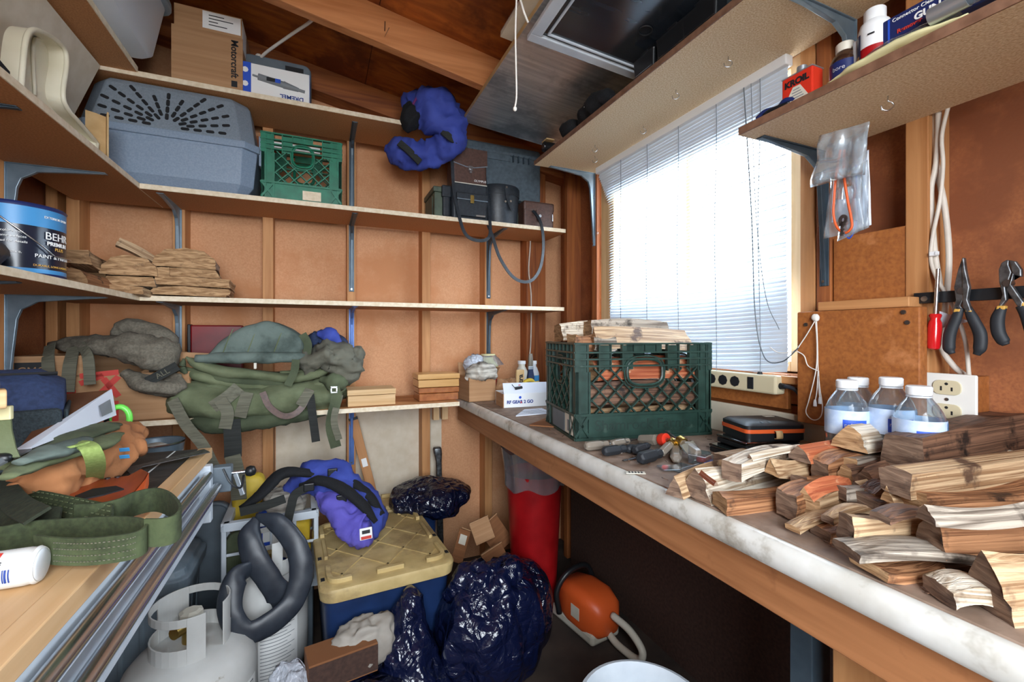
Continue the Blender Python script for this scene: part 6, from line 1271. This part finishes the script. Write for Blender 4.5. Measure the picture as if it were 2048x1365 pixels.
# cables right of the stud
def cable(lab,pp,r,X_=XS+.012):
    o=B().tube(curve([at(x,y,X=X_) for x,y in pp]),r,8).build('white_cable','cable',smooth='all'); tag(o,lab,'cable')
cable('white wall cable leftmost of the three beside the stud',[(1876,190),(1877,260),(1872,330),(1862,380),(1865,450),(1870,510),(1878,560),(1882,600)],.006)
cable('white wall cable crossing over to a white clip, thinnest of the three',[(1900,200),(1884,270),(1886,330),(1880,400),(1866,470),(1862,520),(1875,560),(1905,610),(1930,680),(1938,750),(1945,790)],.004,XS+.002)
cable('white wall cable rightmost of the three, running down to the outlet',[(1868,210),(1872,320),(1890,420),(1898,520),(1890,620),(1882,690),(1905,730),(1930,752)],.006,XS+.022)
o=thing('cable_clip','small white clip fastening the thin cable','clip',at(1866,508,X=XS-.004)); bx('body','white',-.004,.006,-.009,.006,-.005,.005,o,bev=.002); bx('tab','white',-.006,-.002,-.012,-.006,-.003,.003,o)
o=thing('paper_tag','white paper tag on the cable behind the pliers','tag',at(1915,640,X=XS-.004),0); b=B(); b.prism([(-.03,.02),(.02,-.004),(-.03,-.018)],-.0005,.0005,Matrix.Rotation(-PI/2,4,'Z')@Matrix.Rotation(PI/2,4,'X')); b.build('sheet','paper',o)
# magnetic strip and tools
ms=thing('magnetic_strip','black magnetic tool strip screwed to the studs','tool strip',(XS-.012,.30,1.317),0); bx('bar','blackplastic',-.004,.012,-.35,.265,-.012,.012,ms,bev=.001); B().cyl((-.004,.245,-.002),(-.0065,.245,-.002),.006,n=14).build('screw','screwsteel',ms)
def XT(x,y): return at(x,y,X=XS-.028)
t=thing('screwdriver','red handled screwdriver held upright on the magnetic strip','screwdriver',XT(1868,620),0); t.rotation_euler=(0,0,0)
A=XT(1867,700);Bq=XT(1869,628);Cq=XT(1876,538)
t.location=A; L=(Bq-A).length; d=(Cq-A).normalized(); t.rotation_mode='QUATERNION'; t.rotation_quaternion=d.to_track_quat('Z','Y')
B().lathe([(.006,0),(.0105,.003),(.012,.012),(.0125,L*.6),(.0115,L*.75),(.0085,L*.85),(.011,L*.96),(.009,L)],12).build('handle','redclear',t,smooth=True); B().cyl((0,0,L),(0,0,(Cq-A).length),.0038,n=10).build('shaft','chrome',t,smooth=True)
def pliers(label,poly,mirror,grips,pivot,bands,X_=XS-.03,th=.010):
    t=thing('pliers',label,'pliers')
    def ex(pp,name,m,dx=0,h=th,bev=.002):
        P=[at(x,y,X=X_) for x,y in pp]; return B().loft([[(X_+dx-h/2,p.y,p.z) for p in P],[(X_+dx+h/2,p.y,p.z) for p in P]]).build(name,m,t,bev=bev)
    for i,pp in enumerate(poly): ex(pp,'jaw','plierssteel',(-.0015 if i else .0015))
    for pp,rads in grips: B().sack([at(x,y,X=X_) for x,y in pp],rads,.0,5,1,16,7,asp=.8,up=(1,0,0)).build('grip','gripblack',t,smooth='all')
    for pp in bands: ex(pp,'yellow_band','gripyellow',0,th*1.25)
    q=at(*pivot,X=X_); B().cyl((X_-th*.62,q.y,q.z),(X_+th*.5,q.y,q.z),.007,n=16).build('pivot','screwsteel',t,smooth=True); return t
np_=pliers('needle nose pliers with black grips and yellow bands on the magnetic strip',
 [[(1926,516),(1930,516),(1929,580),(1928,600),(1922,612),(1928,620),(1918,626),(1907,622),(1913,600),(1909,575),(1917,540)],[(1926,516),(1931,516),(1934,540),(1942,575),(1938,600),(1946,622),(1936,626),(1928,614),(1928,590)]],0,
 [([(1921,616),(1911,640),(1900,668),(1898,695),(1904,708)],[.007,.0095,.0105,.0105,.006]),([(1935,616),(1947,640),(1960,668),(1960,695),(1953,710)],[.007,.0095,.0105,.0105,.006])],(1926,582),[[(1911,618),(1924,618),(1922,625),(1908,625)],[(1931,618),(1944,618),(1947,625),(1934,625)]])
sj=pliers('slip joint pliers with black grips at the right edge on the magnetic strip',
 [[(2014,520),(2020,521),(2019,530),(2025,545),(2020,560),(2012,575),(2015,600),(2003,615),(1998,612),(2006,590),(1999,565),(1998,540),(2004,526)],[(2020,521),(2034,523),(2046,540),(2046,555),(2030,550),(2026,570),(2050,605),(2046,618),(2036,612),(2015,580),(2022,562),(2027,545)]],0,
 [([(2003,616),(1995,640),(1997,665),(2006,682),(2012,690)],[.008,.0105,.0105,.010,.006]),([(2042,612),(2058,640),(2062,680)],[.008,.0105,.007])],(2018,567),[[(1996,612),(2014,612),(2012,620),(1994,620)],[(2036,606),(2050,604),(2053,612),(2040,616)]])
# small hooks on the corner studs
b0=None
for i,(x,y) in enumerate(((1189,395),(1195,467))):
    o=B().tube([(-.006*abs(math.sin(a)),.007*math.cos(a),.007*math.sin(a)) for a in [k*PI/8 for k in range(13)]],.0014,6).build('screw_hook','chrome',smooth='all'); o.location=at(x,y,X=XS-.002); tag(o,('upper','lower')[i]+' tiny metal screw hook on the stud left of the window','hook')
